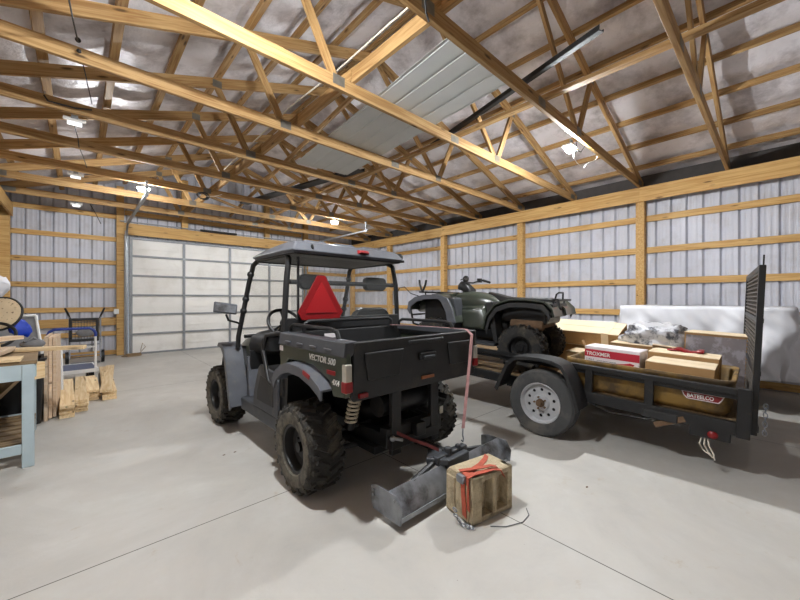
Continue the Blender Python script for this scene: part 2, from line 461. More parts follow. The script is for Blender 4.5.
# purlins on the trusses
for side, sg in (('trailer', 1), ('workbench', -1)):
    for i, e in enumerate(PUR):
        x = XC + sg*(HALF-e)
        z = zb(x) + .14*math.hypot(1,1/3) + .045
        th = math.atan(1/3)*sg
        # lie in the slope: up vector is the slope normal
        o = beam('purlin', (x, YF, z), (x, YB+.15, z), .088, .042 if sg < 0 else .088, M['pine'], None, up=(sg/3, 0, 1)) if sg < 0 else \
            beam('purlin', (x, YF, z), (x, YB+.15, z), .042, .088, M['pine'], None, up=(sg/3, 0, 1))
        tag(o, f'roof purlin above the {side} side, {ORD[i]} up from the eave', 'purlin', 'roof purlins')
# braces on the bottom chords
for nm, p0, p1, w, h, lb in (
    ('brace_board', (2.12,YF,3.775), (2.12,YB,3.775), .045, .14, 'long lengthwise brace board with the white cable, lying over the bottom chords'),
    ('brace_board', (3.92,YF,3.745), (3.92,YB,3.745), .088, .045, 'long lengthwise brace board beside the dull metal sheets overhead')):
    tag(beam(nm, p0, p1, w, h, M['pine']), lb, 'board', 'lengthwise truss braces')
tag(beam('brace_board', (3.36,4.6,4.85), (3.36,YB-.3,3.95), .04, .09, M['pine']), 'sloping brace board running down under the ridge', 'board', 'lengthwise truss braces')
tag(beam('brace_board', (5.2,YB-.2,3.87), (1.6,YB-2.9,3.87), .09, .04, M['pine']), 'diagonal brace board on the chords near the overhead door', 'board', 'lengthwise truss braces')

# ------------------------------------------------------------------ overhead door
def overhead_door():
    d = thing('door_1', 'white sectional overhead door with grey rails', 'door', (DX0, YB-.08, 0)); struct(d)
    W = DX1-DX0; S = 6; H = DZ/S
    for k in range(S):
        z0 = k*H
        mb = MB().box((W/2,0.03,z0+H/2), (W, .045, H-.008))
        for j in range(4):       # stamped inset lines
            x0 = W*j/4+.06; x1 = W*(j+1)/4-.06
        mb.build('door_panel', M['doorwhite'], d, .004)
        MB().box((W/2,-.012,z0+.02), (W, .05, .05)).build('rail', M['doorrail'], d, .004)
        MB().box((W/2,-.006,z0+H*.42+.0), (W, .012, .012)).build('crease', M['doorwhite'], d)
    MB().box((W/2,-.012,DZ-.03), (W, .05, .06)).build('rail', M['doorrail'], d, .004)
    for j in range(5):
        MB().box((min(max(W*j/4,.03),W-.03),-.016,DZ/2), (.06, .03, DZ)).build('stile', M['doorrail'], d, .003)
    for j in range(1, 4):
        for k in range(1, S):
            MB().box((W*j/4,-.04,k*H), (.05,.02,.1)).build('hinge', M['galv'], d, .003)
    return d
overhead_door()
for sg, X, lb in ((1, DX0-.06, 'galvanized track of the overhead door on the workbench side'), (-1, DX1+.06, 'galvanized track of the overhead door on the trailer side')):
    t = thing('door_track', lb, 'track', (X, YB-.16, 0), group='overhead door tracks')
    MB().box((0,.03,1.5), (.035,.06,3.0)).build('upright_track', M['galv'], t, .004)
    R = .36; pts = [(0, .03-R*(1-math.cos(a)), 3.0+R*math.sin(a)) for a in [PI/2*i/8 for i in range(9)]]
    MB().tube(pts, .024, 8).build('curved_track', M['galv'], t)
    MB().box((0,-.33-1.6,3.36), (.05,3.3,.045)).build('level_track', M['galv'], t, .004)
    MB().box((0,-3.5,3.46), (.04,.04,.3)).build('hanger', M['galv'], t)
    MB().box((-sg*.03,.04,1.6), (.012,.09,3.2)).build('track_angle', M['galv'], t)
o = MB().cyl((DX0-.2, YB-.13, 3.44), (DX1+.2, YB-.13, 3.44), .016).build('torsion_shaft', M['galv']); tag(o, 'thin steel torsion shaft above the overhead door', 'shaft')
MB().cyl((2.6,YB-.13,3.44), (3.6,YB-.13,3.44), .032).build('torsion_spring', M['blacksteel'], o)

# ------------------------------------------------------------------ lamps
LED = 600
M['led'].node_tree.nodes['Principled BSDF'].inputs['Emission Strength'].default_value = LED
M['leddim'] = emis('leddim', (.95,.98,1.0), .25)
M['ledback'] = emis('ledback', (.94,.975,1.0), 340)
M['ledfar'] = emis('ledfar', (.94,.975,1.0), 15)
def lamp(X, Y, label, lens='led', tilt=0, z=3.50, rz=0):
    t = thing('led_work_light', label, 'lamp', (X, Y, z), (tilt,0,rz), 'work lights hanging under the trusses')
    MB().box((0,0,.03), (.20,.13,.03)).build('housing', M['white'], t, .006)
    MB().box((0,0,-.01), (.13,.075,.05)).build('lens', M[lens], t, .004)
    MB().box((0,-.02,.075), (.06,.02,.09)).build('bracket', M['galv'], t)
    return t
lamp(.88, TY[5]+.13, 'lit work light under the truss above the utility vehicle')
lamp(4.94, TY[5]+.13, 'lit work light under the truss above the trailer')
lamp(.90, TY[10]+.13, 'lit work light toward the overhead door, on the workbench side', 'ledback')
lamp(5.05, TY[10]+.13, 'lit work light toward the overhead door, behind the utility vehicle roof', 'ledback')
lamp(.88, TY[1]+.13, 'lit work light behind the viewpoint on the workbench side', 'ledfar')
lamp(4.94, TY[1]+.13, 'lit work light behind the viewpoint on the trailer side', 'ledfar')
for i, k in enumerate((6, 8, 10, 12)):
    Y = TY[k]
    lamp(-.03, Y+.13, ['white work light under the truss over the near end of the workbench', 'white tilted work light with a black cord over the workbench', 'white work light over the lumber piles', 'white work light next to the overhead-door wall'][i], 'leddim', tilt=math.radians(28), z=3.53)
# ------------------------------------------------------------------ wheels
def tire_mesh(R, W, rim, lugs=0, depth=.02, ang=28, n=48):
    mb = MB(); r = R-depth if lugs else R
    prof = [(rim,-W*.40),(rim*1.05,-W*.47),(r*.80,-W*.53),(r*.93,-W*.5),(r*.985,-W*.42),(r,-W*.3),(r,W*.3),(r*.985,W*.42),(r*.93,W*.5),(r*.80,W*.53),(rim*1.05,W*.47),(rim,W*.40)]
    mb.lathe(prof, 'x', (0,0,0), n)
    def lug(a, x, rad, dims, tw):
        R1 = Matrix.Rotation(a, 3, 'X') @ Matrix.Rotation(tw, 3, 'Z')
        hx, hy, hz = dims[0]/2, dims[1]/2, dims[2]/2
        c = Matrix.Rotation(a, 3, 'X') @ V((x, 0, rad))
        vs = [mb.bm.verts.new(c + R1 @ V((sx*hx*(1 if sz < 0 else .86), sy*hy*(1 if sz < 0 else .72), sz*hz))) for sz in (-1,1) for sx, sy in ((-1,-1),(1,-1),(1,1),(-1,1))]
        for f in ((3,2,1,0),(4,5,6,7),(0,1,5,4),(1,2,6,5),(2,3,7,6),(3,0,4,7)): mb.face([vs[i] for i in f])
    for i in range(lugs):
        for sd in (-1, 1):
            a = 2*PI*(i + (.5 if sd > 0 else 0))/lugs
            lug(a, sd*W*.22, r+depth*.3, (W*.46, R*.10, depth*1.4), sd*math.radians(ang))
            lug(a+.5*2*PI/lugs, sd*W*.40, r*.985, (W*.17, R*.11, depth*1.6), sd*math.radians(8))
            lug(a+.35*2*PI/lugs, sd*W*.50, r*.90, (W*.07, R*.075, R*.11), 0)
    return mb
def holed_disc(mb, r0, r1, hr, n, x, th, m=16):
    """ring of a wheel with n real round holes"""
    rc = (r0+r1)/2
    for k in range(n):
        a0, a1 = 2*PI*k/n, 2*PI*(k+1)/n; am = (a0+a1)/2
        F, B = [], []
        for sx, lst in ((x, F), (x+th, B)):
            outer, hole = [], []
            for i in range(m):
                t = 2*PI*i/m
                hole.append((sx, math.cos(am)*rc + math.cos(am+t)*hr, math.sin(am)*rc + math.sin(am+t)*hr))
                ct, st = math.cos(t), math.sin(t)
                q = max(abs(ct), abs(st)); u, w = ct/q, st/q
                rr = rc + (r1-r0)/2*u; aa = am + (a1-a0)/2*w
                outer.append((sx, rr*math.cos(aa), rr*math.sin(aa)))
            lst.append([mb.bm.verts.new(p) for p in outer]); lst.append([mb.bm.verts.new(p) for p in hole])
        for i in range(m):
            j = (i+1) % m
            mb.face([F[0][i], F[0][j], F[1][j], F[1][i]]); mb.face([B[0][i], B[0][j], B[1][j], B[1][i]])
            mb.face([F[1][i], F[1][j], B[1][j], B[1][i]])
    return mb
def offroad_wheel(parent, x, y, z, R, W, out, tm, lugs=20, rimm='black', yaw=0):
    t = tire_mesh(R, W, R*.50, lugs, .022).build('wheel', M[tm], parent, ang=25)
    t.location = (x, y, z); t.rotation_euler = (0,0,yaw)
    rr = R*.50; s = out
    prof = [(rr*1.02, s*W*.42), (rr*1.04, s*W*.46), (rr*.95, s*W*.44), (rr*.86, s*W*.20), (rr*.62, s*W*.14), (rr*.55, s*W*.2), (0, s*W*.2),(0, s*W*.05),(rr*.9, s*W*.03),(rr*1.0, -s*W*.4),(rr*1.02,-s*W*.4)]
    MB().lathe(prof, 'x', (0,0,0), 32).build('rim', M[rimm], t)
    if tm == 'muddy':
        r_ = R-.022; k = MB().lathe([(rr*1.08,s*W*.485),(rr*1.12,s*W*.515),(r_*.80,s*W*.543),(r_*.86,s*W*.53),(r_*.86,s*W*.5),(rr*1.08,s*W*.46)], 'x', (0,0,0), 48).build('sidewall', M['sidewall'], t); tag(k, 'dusty pale tyre sidewall')
    mb = MB().cyl((s*W*.18,0,0), (s*W*.33,0,0), rr*.22)
    for k in range(4):
        a = PI/4+k*PI/2; mb.cyl((s*W*.18,rr*.4*math.cos(a),rr*.4*math.sin(a)), (s*W*.26,rr*.4*math.cos(a),rr*.4*math.sin(a)), .011, n=8)
    mb.build('hub', M['blacksteel'], t)
    return t
def text_mesh(name, s, size, m, parent, loc, right, up, shear=0, depth=.002, sx=1, bold=0):
    cu = bpy.data.curves.new(name, 'FONT'); cu.body = s; cu.size = size; cu.extrude = depth/2; cu.shear = shear; cu.offset = bold
    t = bpy.data.objects.new(name+'_curve', cu); C.objects.link(t)
    dg = bpy.context.evaluated_depsgraph_get()
    me = bpy.data.meshes.new_from_object(t.evaluated_get(dg)); bpy.data.objects.remove(t)
    me.materials.clear(); me.materials.append(m)
    o = bpy.data.objects.new(name, me); C.objects.link(o); o.parent = parent
    r = V(right).normalized(); u = V(up); u = (u-r*u.dot(r)).normalized(); n = r.cross(u)
    o.matrix_basis = Matrix(((r.x*sx,u.x,n.x,loc[0]),(r.y*sx,u.y,n.y,loc[1]),(r.z*sx,u.z,n.z,loc[2]),(0,0,0,1)))
    return o
def spring(mb, a, b, r, wire, turns, n=14):
    a, b = V(a), V(b); ax = (b-a); L = ax.length; ax.normalize()
    p = ax.orthogonal().normalized(); q = ax.cross(p)
    pts = [a + ax*L*i/(turns*n) + (p*math.cos(2*PI*i/n)+q*math.sin(2*PI*i/n))*r for i in range(turns*n+1)]
    return mb.tube(pts, wire, 7)

# ------------------------------------------------------------------ utility vehicle (x across, +y forward, rear axle at y = 0)
u = thing('utility_vehicle', 'dark green two-seat utility vehicle with grey roof, red triangle and cargo bed', 'utility vehicle', (1.945, 2.37, 0))
for (x, y, s) in ((-.645, .085, -1), (.645, .085, 1), (-.645, 2.09, -1), (.645, 2.09, 1)):
    offroad_wheel(u, x, y, .335, .335, .265, s, 'muddy', 19, yaw=.0 if y < 1 else .05)
# raised letters on the near rear tyre, worn pale
# chassis
mb = MB().span((-.34,-.35,.30), (.34,2.2,.36)).span((-.30,-.42,.36), (-.22,2.2,.46)).span((.22,-.42,.36), (.30,2.2,.46))
mb.span((-.30,-.44,.36), (.30,-.36,.50)); mb.build('chassis', M['blacksteel'], u, .006)
MB().span((-.68,.50,.29), (-.40,1.50,.42)).build('sill', M['darkgrey'], u, .02)
MB().span((.40,.50,.29), (.68,1.50,.42)).build('sill', M['darkgrey'], u, .02)
MB().span((-.62,.45,.38), (.62,1.55,.41)).build('cab_floor', M['blackplastic'], u, .01)
# rear drive: engine lump, gearbox, half shafts, arms, frame uprights
mb = MB().ball((.02,.12,.44), (.16,.2,.14)).cyl((-.52,0,.335), (.52,0,.335), .028).span((-.18,.15,.42), (.2,.5,.78))
mb.build('gearbox', M['blacksteel'], u, .01)
mb = MB().cyl((-.28,-.3,.64), (.3,-.3,.64), .085, n=20).cyl((.3,-.3,.64), (.36,-.3,.64), .05).cyl((.33,-.3,.64), (.36,-.46,.62), .022)
mb.build('muffler', M['blacksteel'], u)
for s in (-1, 1):
    MB().tube([(s*.2,-.18,.33),(s*.5,-.03,.29)], .02).tube([(s*.2,.2,.33),(s*.5,.03,.29)], .02).tube([(s*.2,-.12,.46),(s*.5,-.01,.42)], .017).build('suspension_arm', M['blacksteel'], u)
    a, b = V((s*.42,-.14,.46)), V((s*.37,-.20,.86))
    sp = MB(); spring(sp, a.lerp(b,.12), b.lerp(a,.12), .042, .0095, 10); k = sp.build('shock_spring', M['spring'], u); tag(k, 'pale coil spring of the rear shock')
    MB().cyl(a, b, .02).cyl(a, a.lerp(b,.14), .036).cyl(b, b.lerp(a,.14), .036).build('shock_body', M['blacksteel'], k)
    MB().span((s*.21-.045,-.45,.30), (s*.21+.045,-.41,.86)).build('rear_frame_upright', M['blacksteel'], u, .006)
mb = MB().span((-.05,-.50,.40), (.05,-.40,.50)).span((-.26,-.455,.34), (.26,-.415,.42)); mb.build('hitch_receiver', M['blacksteel'], u, .006)
k = MB().ball((-.27,-.47,.44), .022).cyl((-.27,-.47,.44), (-.20,-.5,.42), .012).build('hitch_pin', M['galv'], u); tag(k, 'bright steel hitch pin')
MB().span((.26,-.46,.50), (.30,-.455,.56)).build('reflector_plate', M['lenswhite'], u)

# cargo bed
Y0, Y1 = -.50, .47; ZB, ZT = .85, 1.14
side = [(Y1,ZT),(Y1,.88),(.40,.90),(.30,.965),(-.08,.975),(-.30,.90),(-.36,.80),(Y0,.815),(Y0-.012,ZT-.10),(Y0+.0,ZT)]
for s, nm in ((-1,1),(1,1)):
    sp = MB().prism(side, 'x', s*.70, s*.655).build('bed_side', M['olive'], u, .012)
    cap = MB().loft([[(s*.715,y,ZT-.065),(s*.70,y,ZT+.03),(s*.60,y,ZT+.035),(s*.60,y,ZT-.01),(s*.655,y,ZT-.065)] for y in (Y0-.005, Y0+.1, 0, Y1)]).build('rail_cap', M['darkgrey'], sp, .006)
    mb = MB()
    for y in (-.36,-.16,.04,.24):
        mb.span((s*.712,y,ZT-.035), (s*.722,y+.09,ZT-.022))
    mb.build('cap_notch', M['greyplastic'], sp, .003)
mb = MB().span((-.66,Y0+.03,ZB+.04), (.66,Y1,ZB+.07))
for i in range(9): mb.span((-.58+i*.14,Y0+.05,ZB+.07), (-.54+i*.14,Y1-.03,ZB+.08))
mb.build('bed_floor', M['blackplastic'], u, .004)
MB().span((-.66,Y1-.03,ZB), (.66,Y1+.02,ZT+.03)).build('bed_headboard', M['blackplastic'], u, .012)
# tailgate with pressed relief
tg = MB().loft([[(x,Y0-.015-.0*x,ZT+.03),(x,Y0+.03,ZT+.03),(x,Y0+.045,.80),(x,Y0+.00,.775)] for x in (-.64,.69)]).build('tailgate', M['blackplastic'], u, .012)
mb = MB()
for x0, x1 in ((-.57,-.20),(.28,.62)):
    mb.loft([[(x0,Y0-.022,1.10),(x1,Y0-.022,1.10),(x1-.04,Y0-.012,.90),(x0+.04,Y0-.012,.90)], [(x0+.02,Y0-.034,1.085),(x1-.02,Y0-.034,1.085),(x1-.06,Y0-.026,.915),(x0+.06,Y0-.026,.915)]])
mb.loft([[(-.16,Y0-.012,1.145),(.24,Y0-.012,1.145),(.24,Y0-.018,1.115),(-.16,Y0-.018,1.115)], [(-.15,Y0-.03,1.145),(.23,Y0-.03,1.145),(.23,Y0-.034,1.115),(-.15,Y0-.034,1.115)]])
mb.build('pressed_panel', M['black'], tg, .008)
MB().span((-.05,Y0-.04,.985), (.13,Y0-.015,1.045)).build('latch_bezel', M['black'], tg, .012)
MB().span((-.02,Y0-.055,1.0), (.10,Y0-.035,1.02)).build('latch_handle', M['darkgrey'], tg, .006)
k = MB().span((-.02,Y0-.026,.838), (.12,Y0-.012,.862)).build('amber_reflector', M['amber'], tg, .004); tag(k, 'amber reflector')
k = MB().span((-.60,Y0-.024,.80), (-.53,Y0-.0,.83)).build('side_reflector', M['redborder'], tg, .004); tag(k, 'small dark red reflector')
k = MB().span((-.30,Y1-.045,1.095), (-.17,Y1-.035,1.135)).build('warning_sticker', M['whiteprint'], u); tag(k, 'small white warning sticker')
# tail lamps
for s in (-1, 1):
    f = MB().span((s*.708,Y0-.022,.845), (s*.655,Y0+.03,1.035)).build('tail_lamp', M['lenswhite'], u, .012); tag(f, 'tail lamp, white above red')
    MB().span((s*.712,Y0-.026,.848), (s*.652,Y0+.032,.925)).build('red_lens', M['red'], f, .012)
k = MB().span((-.705,-.40,.945), (-.712,-.295,.975)).build('side_marker', M['redborder'], u, .004); tag(k, 'small red side marker')
text_mesh('model_lettering', 'VECTOR 500', .060, M['textwhite'], u, (-.7035,-.035,1.012), (0,-1,-.0), (0,0,1), .22, .003, 1.05, .0012)
text_mesh('drive_lettering', '4X4', .050, M['textwhite'], u, (-.7035,-.352,.885), (0,-1,-.02), (0,0,1), .12, .003, 1.0, .0012)
k = MB().span((-.704,.40,1.025), (-.707,.46,1.065)).build('white_label', M['whiteprint'], u); tag(k, 'white label at the front of the bed side')
# bed rails of bent tube
for s in (-1, 1):
    MB().tube([(s*.62,.44,ZT+.02),(s*.62,.43,ZT+.07),(s*.62,.38,ZT+.095),(s*.62,-.20,ZT+.095),(s*.62,-.28,ZT+.08),(s*.62,-.31,ZT+.02)], .016, 10).build('bed_rail', M['black'], u)
MB().tube([(-.50,.43,ZT+.02),(-.50,.43,ZT+.09),(-.46,.43,ZT+.115),(.46,.43,ZT+.115),(.50,.43,ZT+.09),(.50,.43,ZT+.02)], .016, 10).build('bed_rail', M['black'], u)

# fenders
for s in (-1, 1):
    rear = [(.44,.80),(.39,.87),(.28,.935),(.16,.968),(-.03,.962),(-.19,.925),(-.30,.88),(-.34,.85)]
    f = MB(); f.strip(rear[::-1], s*.78, s*.60, .022, 0, 4); 
    fo = f.build('rear_fender', M['greyplastic'], u, .004)
    inner = [(y, z) for y, z in rear]; low = [(y*.96-.01, z-.07) for y, z in rear]
    MB().prism(inner+low[::-1], 'x', s*.785, s*.765).build('fender_lip', M['greyplastic'], fo, .004)
    if s < 0:
        k = MB().box((-.786,-.15,.925), (.008,.10,.032), (math.radians(14),0,0)).build('fender_reflector', M['red'], fo, .003); tag(k, 'red fender reflector')
    front = [(1.46,.33),(1.51,.48),(1.61,.76),(1.68,.90),(1.75,.955),(1.88,.965)]
    f = MB().strip(front, s*.79, s*.60, .022, 0, 4).build('front_fender', M['greyplastic'], u, .004)
    lo = [(y+.045, z-.045) for y, z in front]
    MB().prism(front+lo[::-1], 'x', s*.795, s*.775).build('fender_lip', M['greyplastic'], f, .004)
    # inner wheel arch panels
    MB().prism([(1.46,.40),(1.62,.80),(1.75,.92),(2.35,.86),(2.45,.6),(2.4,.72),(1.95,.78),(1.75,.66),(1.6,.4)], 'x', s*.60, s*.46).build('inner_arch', M['black'], u)
    MB().prism([(.62,.44),(.62,.80),(.44,.90),(.40,.86),(.42,.60),(.46,.44)], 'x', s*.66, s*.36).build('inner_arch', M['black'], u)
# bodywork ahead: bonnet, dash, bumper
def ring(y, cz, w, h, n=16, e=3.2, cx=0):
    R = []
    for k in range(n):
        a = 2*PI*k/n; c, s_ = math.cos(a), math.sin(a)
        R.append((cx+w*math.copysign(abs(c)**(2/e), c), y, cz+h*math.copysign(abs(s_)**(2/e), s_)))
    return R
MB().loft([ring(1.50,.86,.56,.22), ring(1.62,.88,.57,.22), ring(1.9,.86,.52,.20), ring(2.2,.80,.46,.16), ring(2.38,.74,.40,.11)]).build('bonnet', M['olive'], u, ang=50)
MB().loft([ring(1.30,.98,.55,.10), ring(1.42,.97,.58,.14), ring(1.54,.95,.58,.17)]).build('dashboard', M['blackplastic'], u, ang=50)
MB().span((-.6,1.44,.36), (.6,1.5,.9)).build('firewall', M['black'], u, .01)
k = MB().prism([(1.46,.42),(1.40,.42),(1.46,.84),(1.50,.84)], 'x', -.62, -.50).build('footwell_panel', M['greyplastic'], u, .006)
MB().tube([(-.40,2.30,.45),(-.40,2.46,.52),(-.38,2.48,.75),(.38,2.48,.75),(.40,2.46,.52),(.40,2.30,.45)], .022).build('front_bumper', M['black'], u)
# seats
for s in (-1, 1):
    MB().loft([[(s*.34+x,y,z) for x, y, z in q] for q in (((-.25,.60,.62),(.25,.60,.62),(.25,1.06,.66),(-.25,1.06,.66)), ((-.27,.58,.70),(.27,.58,.70),(.27,1.08,.74),(-.27,1.08,.74)), ((-.24,.62,.77),(.24,.62,.77),(.24,1.04,.80),(-.24,1.04,.80)))]).build('seat', M['black'], u, .02)
    top = 1.36 if s > 0 else 1.30
    MB().loft([[(s*.34+x, .56+dy+(z-.75)*-.06, z) for x, dy in ((-w,0),(w,0),(w,d),(-w,d))] for z, w, d in ((.75,.24,.12),(.95,.28,.13),(top-.14,.27,.11),(top-.04,.20,.09),(top,.12,.07))]).build('seat_back', M['black'], u, .02, ang=60)
    h = MB().loft([[(s*.36+x, y, z) for x, y in ((-w,.50),(w,.50),(w,.57),(-w,.57))] for z, w in ((1.535,.10),(1.56,.135),(1.61,.145),(1.655,.135),(1.675,.10))]).build('headrest', M['black'], u, .018, ang=60)
MB().span((-.58,.56,.42), (.58,1.05,.63)).build('seat_base', M['blackplastic'], u, .01)
MB().prism([(-.655,1.03),(.655,1.03),(.655,1.27),(.62,1.285),(-.62,1.285),(-.655,1.27)], 'y', .475, .50).build('rear_cab_panel', M['blackplastic'], u, .006)
# roll cage
def cage(pts, r=.025): return MB().tube(pts, r, 12)
for s in (-1, 1):
    cage([(s*.655,.50,.62),(s*.655,.50,1.1),(s*.63,.50,1.6),(s*.60,.52,1.80),(s*.58,.60,1.845)]).build('cage_rear_post', M['black'], u)
    p = cage([(s*.655,1.66,.92),(s*.655,1.64,1.04),(s*.62,1.42,1.62),(s*.60,1.35,1.80),(s*.58,1.27,1.845)]).build('cage_front_post', M['black'], u)
    mb = MB()
    for f in (.1, .45, .62): 
        c = V((s*.655,1.64,1.04)).lerp(V((s*.61,1.36,1.78)), 1-f)
        mb.ball(c, .037, 10, 6)
    mb.build('cage_clamp', M['black'], p)
    cage([(s*.58,.58,1.845),(s*.58,1.30,1.845)]).build('cage_roof_tube', M['black'], u)
    cage([(s*.66,.58,.64),(s*.69,.74,.72),(s*.69,.86,.98),(s*.68,.80,1.12),(s*.66,.52,1.16)], .02).build('hip_bar', M['black'], u)
cage([(-.63,.52,1.60),(.63,.52,1.60)], .022).build('cage_cross_bar', M['black'], u)
cage([(-.58,1.27,1.845),(.58,1.27,1.845)]).build('cage_cross_bar', M['black'], u)
cage([(-.60,1.62,1.04),(.60,1.62,1.04)], .02).build('cage_cross_bar', M['black'], u)
# lower doors
for s in (-1, 1):
    d = MB().prism([(.54,.42),(1.12,.42),(1.10,.56),(.98,.80),(.93,.84),(.60,.80),(.54,.74)], 'x', s*.69, s*.665).build('door', M['darkgrey'], u, .01)
    MB().prism([(.63,.50),(1.0,.50),(.99,.58),(.91,.74),(.63,.71)], 'x', s*.697, s*.688).build('door_inset', M['blackplastic'], d, .006)
# steering
a = V((-.36,1.36,1.02)); b = V((-.36,1.13,1.20)); ax = (b-a).normalized(); px = V((1,0,0)); py = ax.cross(px)
w = MB().tube([b + (px*math.cos(2*PI*k/28)+py*math.sin(2*PI*k/28))*.17 for k in range(28)], .016, 10, True).build('steering_wheel', M['black'], u)
mb = MB().cyl(a, b, .022).ball(b, .05, 12, 6)
for k in range(3):
    t = PI/2+2*PI*k/3; mb.tube([b, b+(px*math.cos(t)+py*math.sin(t))*.165], .012, 6)
mb.build('steering_spokes', M['black'], w)
# windows
def glass(name, alpha, rgb=(230,232,232), rough=.08):
    m = bpy.data.materials.new(name); m.use_nodes = True
    nt = m.node_tree; N = nt.nodes; L = nt.links; b = N['Principled BSDF']; out = N['Material Output']
    b.inputs['Base Color'].default_value = lin(*rgb); b.inputs['Roughness'].default_value = rough
    tr = N.new('ShaderNodeBsdfTransparent'); tr.inputs[0].default_value = (.93,.93,.92,1)
    mx = N.new('ShaderNodeMixShader')
    n = N.new('ShaderNodeTexNoise'); n.inputs['Scale'].default_value = 3; n.inputs['Detail'].default_value = 6
    tc = N.new('ShaderNodeTexCoord'); L.new(tc.outputs['Object'], n.inputs['Vector'])
    r = N.new('ShaderNodeMapRange'); r.inputs[1].default_value = .3; r.inputs[2].default_value = .75; r.inputs[3].default_value = alpha*.5; r.inputs[4].default_value = alpha*1.5
    L.new(n.outputs[0], r.inputs[0]); L.new(r.outputs[0], mx.inputs[0])
    L.new(tr.outputs[0], mx.inputs[1]); L.new(b.outputs[0], mx.inputs[2]); L.new(mx.outputs[0], out.inputs[0])
    return m
M['screen'] = glass('screen', .022)
k = MB().span((-.60,.468,1.27), (.60,.474,1.82)).build('rear_window', M['screen'], u); tag(k, 'clear dusty plastic rear window')
MB().span((-.545,.460,1.27), (-.53,.480,1.82)).build('window_strip', M['black'], k)
k = MB().loft([[(x,1.68,1.06),(x,1.685,1.065),(x,1.405,1.80),(x,1.40,1.80)] for x in (-.60,.60)]).build('windshield', M['screen'], u); tag(k, 'clear plastic windshield')
# slow-moving-vehicle triangle, corners cut
def tri(cx, cz, R, cut):
    P = []
    for k in range(3):
        a = PI/2 + 2*PI*k/3
        for s in (-1, 1): 
            b_ = a + s*cut; P.append((cx+R*math.cos(b_), cz+R*math.sin(b_)))
    return P
t = MB().prism(tri(-.325,1.42,.245,.16), 'y', .440, .452).build('warning_triangle', M['redborder'], u, .003); tag(t, 'red slow-vehicle triangle with dark red border')
MB().prism(tri(-.325,1.42,.18,.02), 'y', .434, .442).build('triangle_face', M['redtriangle'], t)
# roof
prof = lambda w, x0, z0, z1, y0, y1: [(-w,y0,z0),(w,y0,z0),(w,y1,z0),(-w,y1,z0)]
r = MB().loft([[(-.61,.40,1.845),(.61,.40,1.845),(.63,.55,1.845),(.63,1.22,1.845),(.54,1.38,1.845),(-.54,1.38,1.845),(-.63,1.22,1.845),(-.63,.55,1.845)],
               [(-.635,.37,1.865),(.635,.37,1.865),(.655,.55,1.865),(.655,1.24,1.865),(.56,1.41,1.865),(-.56,1.41,1.865),(-.655,1.24,1.865),(-.655,.55,1.865)],
               [(-.575,.43,1.945),(.575,.43,1.945),(.585,.56,1.955),(.54,1.14,1.95),(.48,1.26,1.945),(-.48,1.26,1.945),(-.54,1.14,1.95),(-.585,.56,1.955)],
               [(-.50,.50,1.965),(.50,.50,1.965),(.50,.58,1.97),(.47,1.08,1.965),(.42,1.18,1.96),(-.42,1.18,1.96),(-.47,1.08,1.965),(-.50,.58,1.97)]]).build('roof', M['greyplastic'], u, .014, ang=25)
mb = MB()
for x in (-.34,-.02,.30): mb.loft([[(x-.12,.50,1.962),(x+.12,.50,1.962),(x+.12,1.08,1.962),(x-.12,1.08,1.962)], [(x-.10,.53,1.985),(x+.10,.53,1.985),(x+.10,1.05,1.985),(x-.10,1.05,1.985)]])
mb.build('roof_rib', M['greyplastic'], r, .008)
k = MB().loft([[(.03,.385,1.885),(.17,.385,1.885),(.16,.40,1.925),(.04,.40,1.925)], [(.05,.35,1.895),(.15,.35,1.895),(.145,.36,1.918),(.055,.36,1.918)]]).build('brake_light', M['red'], r, .004); tag(k, 'red brake light on the roof edge')
MB().ball((-.44,.40,1.90), (.014,.025,.03), 10, 6).build('roof_bolt', M['black'], r)
MB().ball((.63,.45,1.90), (.045,.05,.045), 12, 8).span((.60,.40,1.845), (.67,.55,1.87)).build('roof_clamp', M['black'], r, .006)
MB().prism([(-.60,.40),(.60,.40),(.62,.55),(.62,1.2),(.52,1.36),(-.52,1.36),(-.62,1.2),(-.62,.55)], 'z', 1.832, 1.846).build('headliner', M['black'], r)
# mirror on the front post
m_ = MB().tube([(-.645,1.585,1.17),(-.70,1.55,1.20),(-.80,1.50,1.23),(-.83,1.47,1.29)], .011, 8).build('mirror_arm', M['black'], u)
h = MB().loft([[(-.95,1.44,1.33),(-.76,1.40,1.30),(-.75,1.40,1.38),(-.94,1.44,1.415)], [(-.96,1.455,1.315),(-.745,1.41,1.285),(-.735,1.41,1.395),(-.95,1.455,1.43)], [(-.92,1.51,1.34),(-.78,1.48,1.315),(-.77,1.48,1.37),(-.91,1.51,1.40)]]).build('mirror_shell', M['greyplastic'], m_, .008)
MB().loft([[(-.945,1.440,1.335),(-.765,1.400,1.305),(-.755,1.400,1.375),(-.935,1.440,1.41)], [(-.945,1.436,1.335),(-.765,1.396,1.305),(-.755,1.396,1.375),(-.935,1.436,1.41)]]).build('mirror_glass', M['steel'], m_)
# ------------------------------------------------------------------ grader blade hung behind the vehicle
g = thing('grader_blade', 'grey steel box grader blade hanging low behind the utility vehicle', 'blade', (2.10, 1.60, .05))
def sheetprism(mb, poly, x0, x1): return mb.prism(poly, 'x', x0, x1)
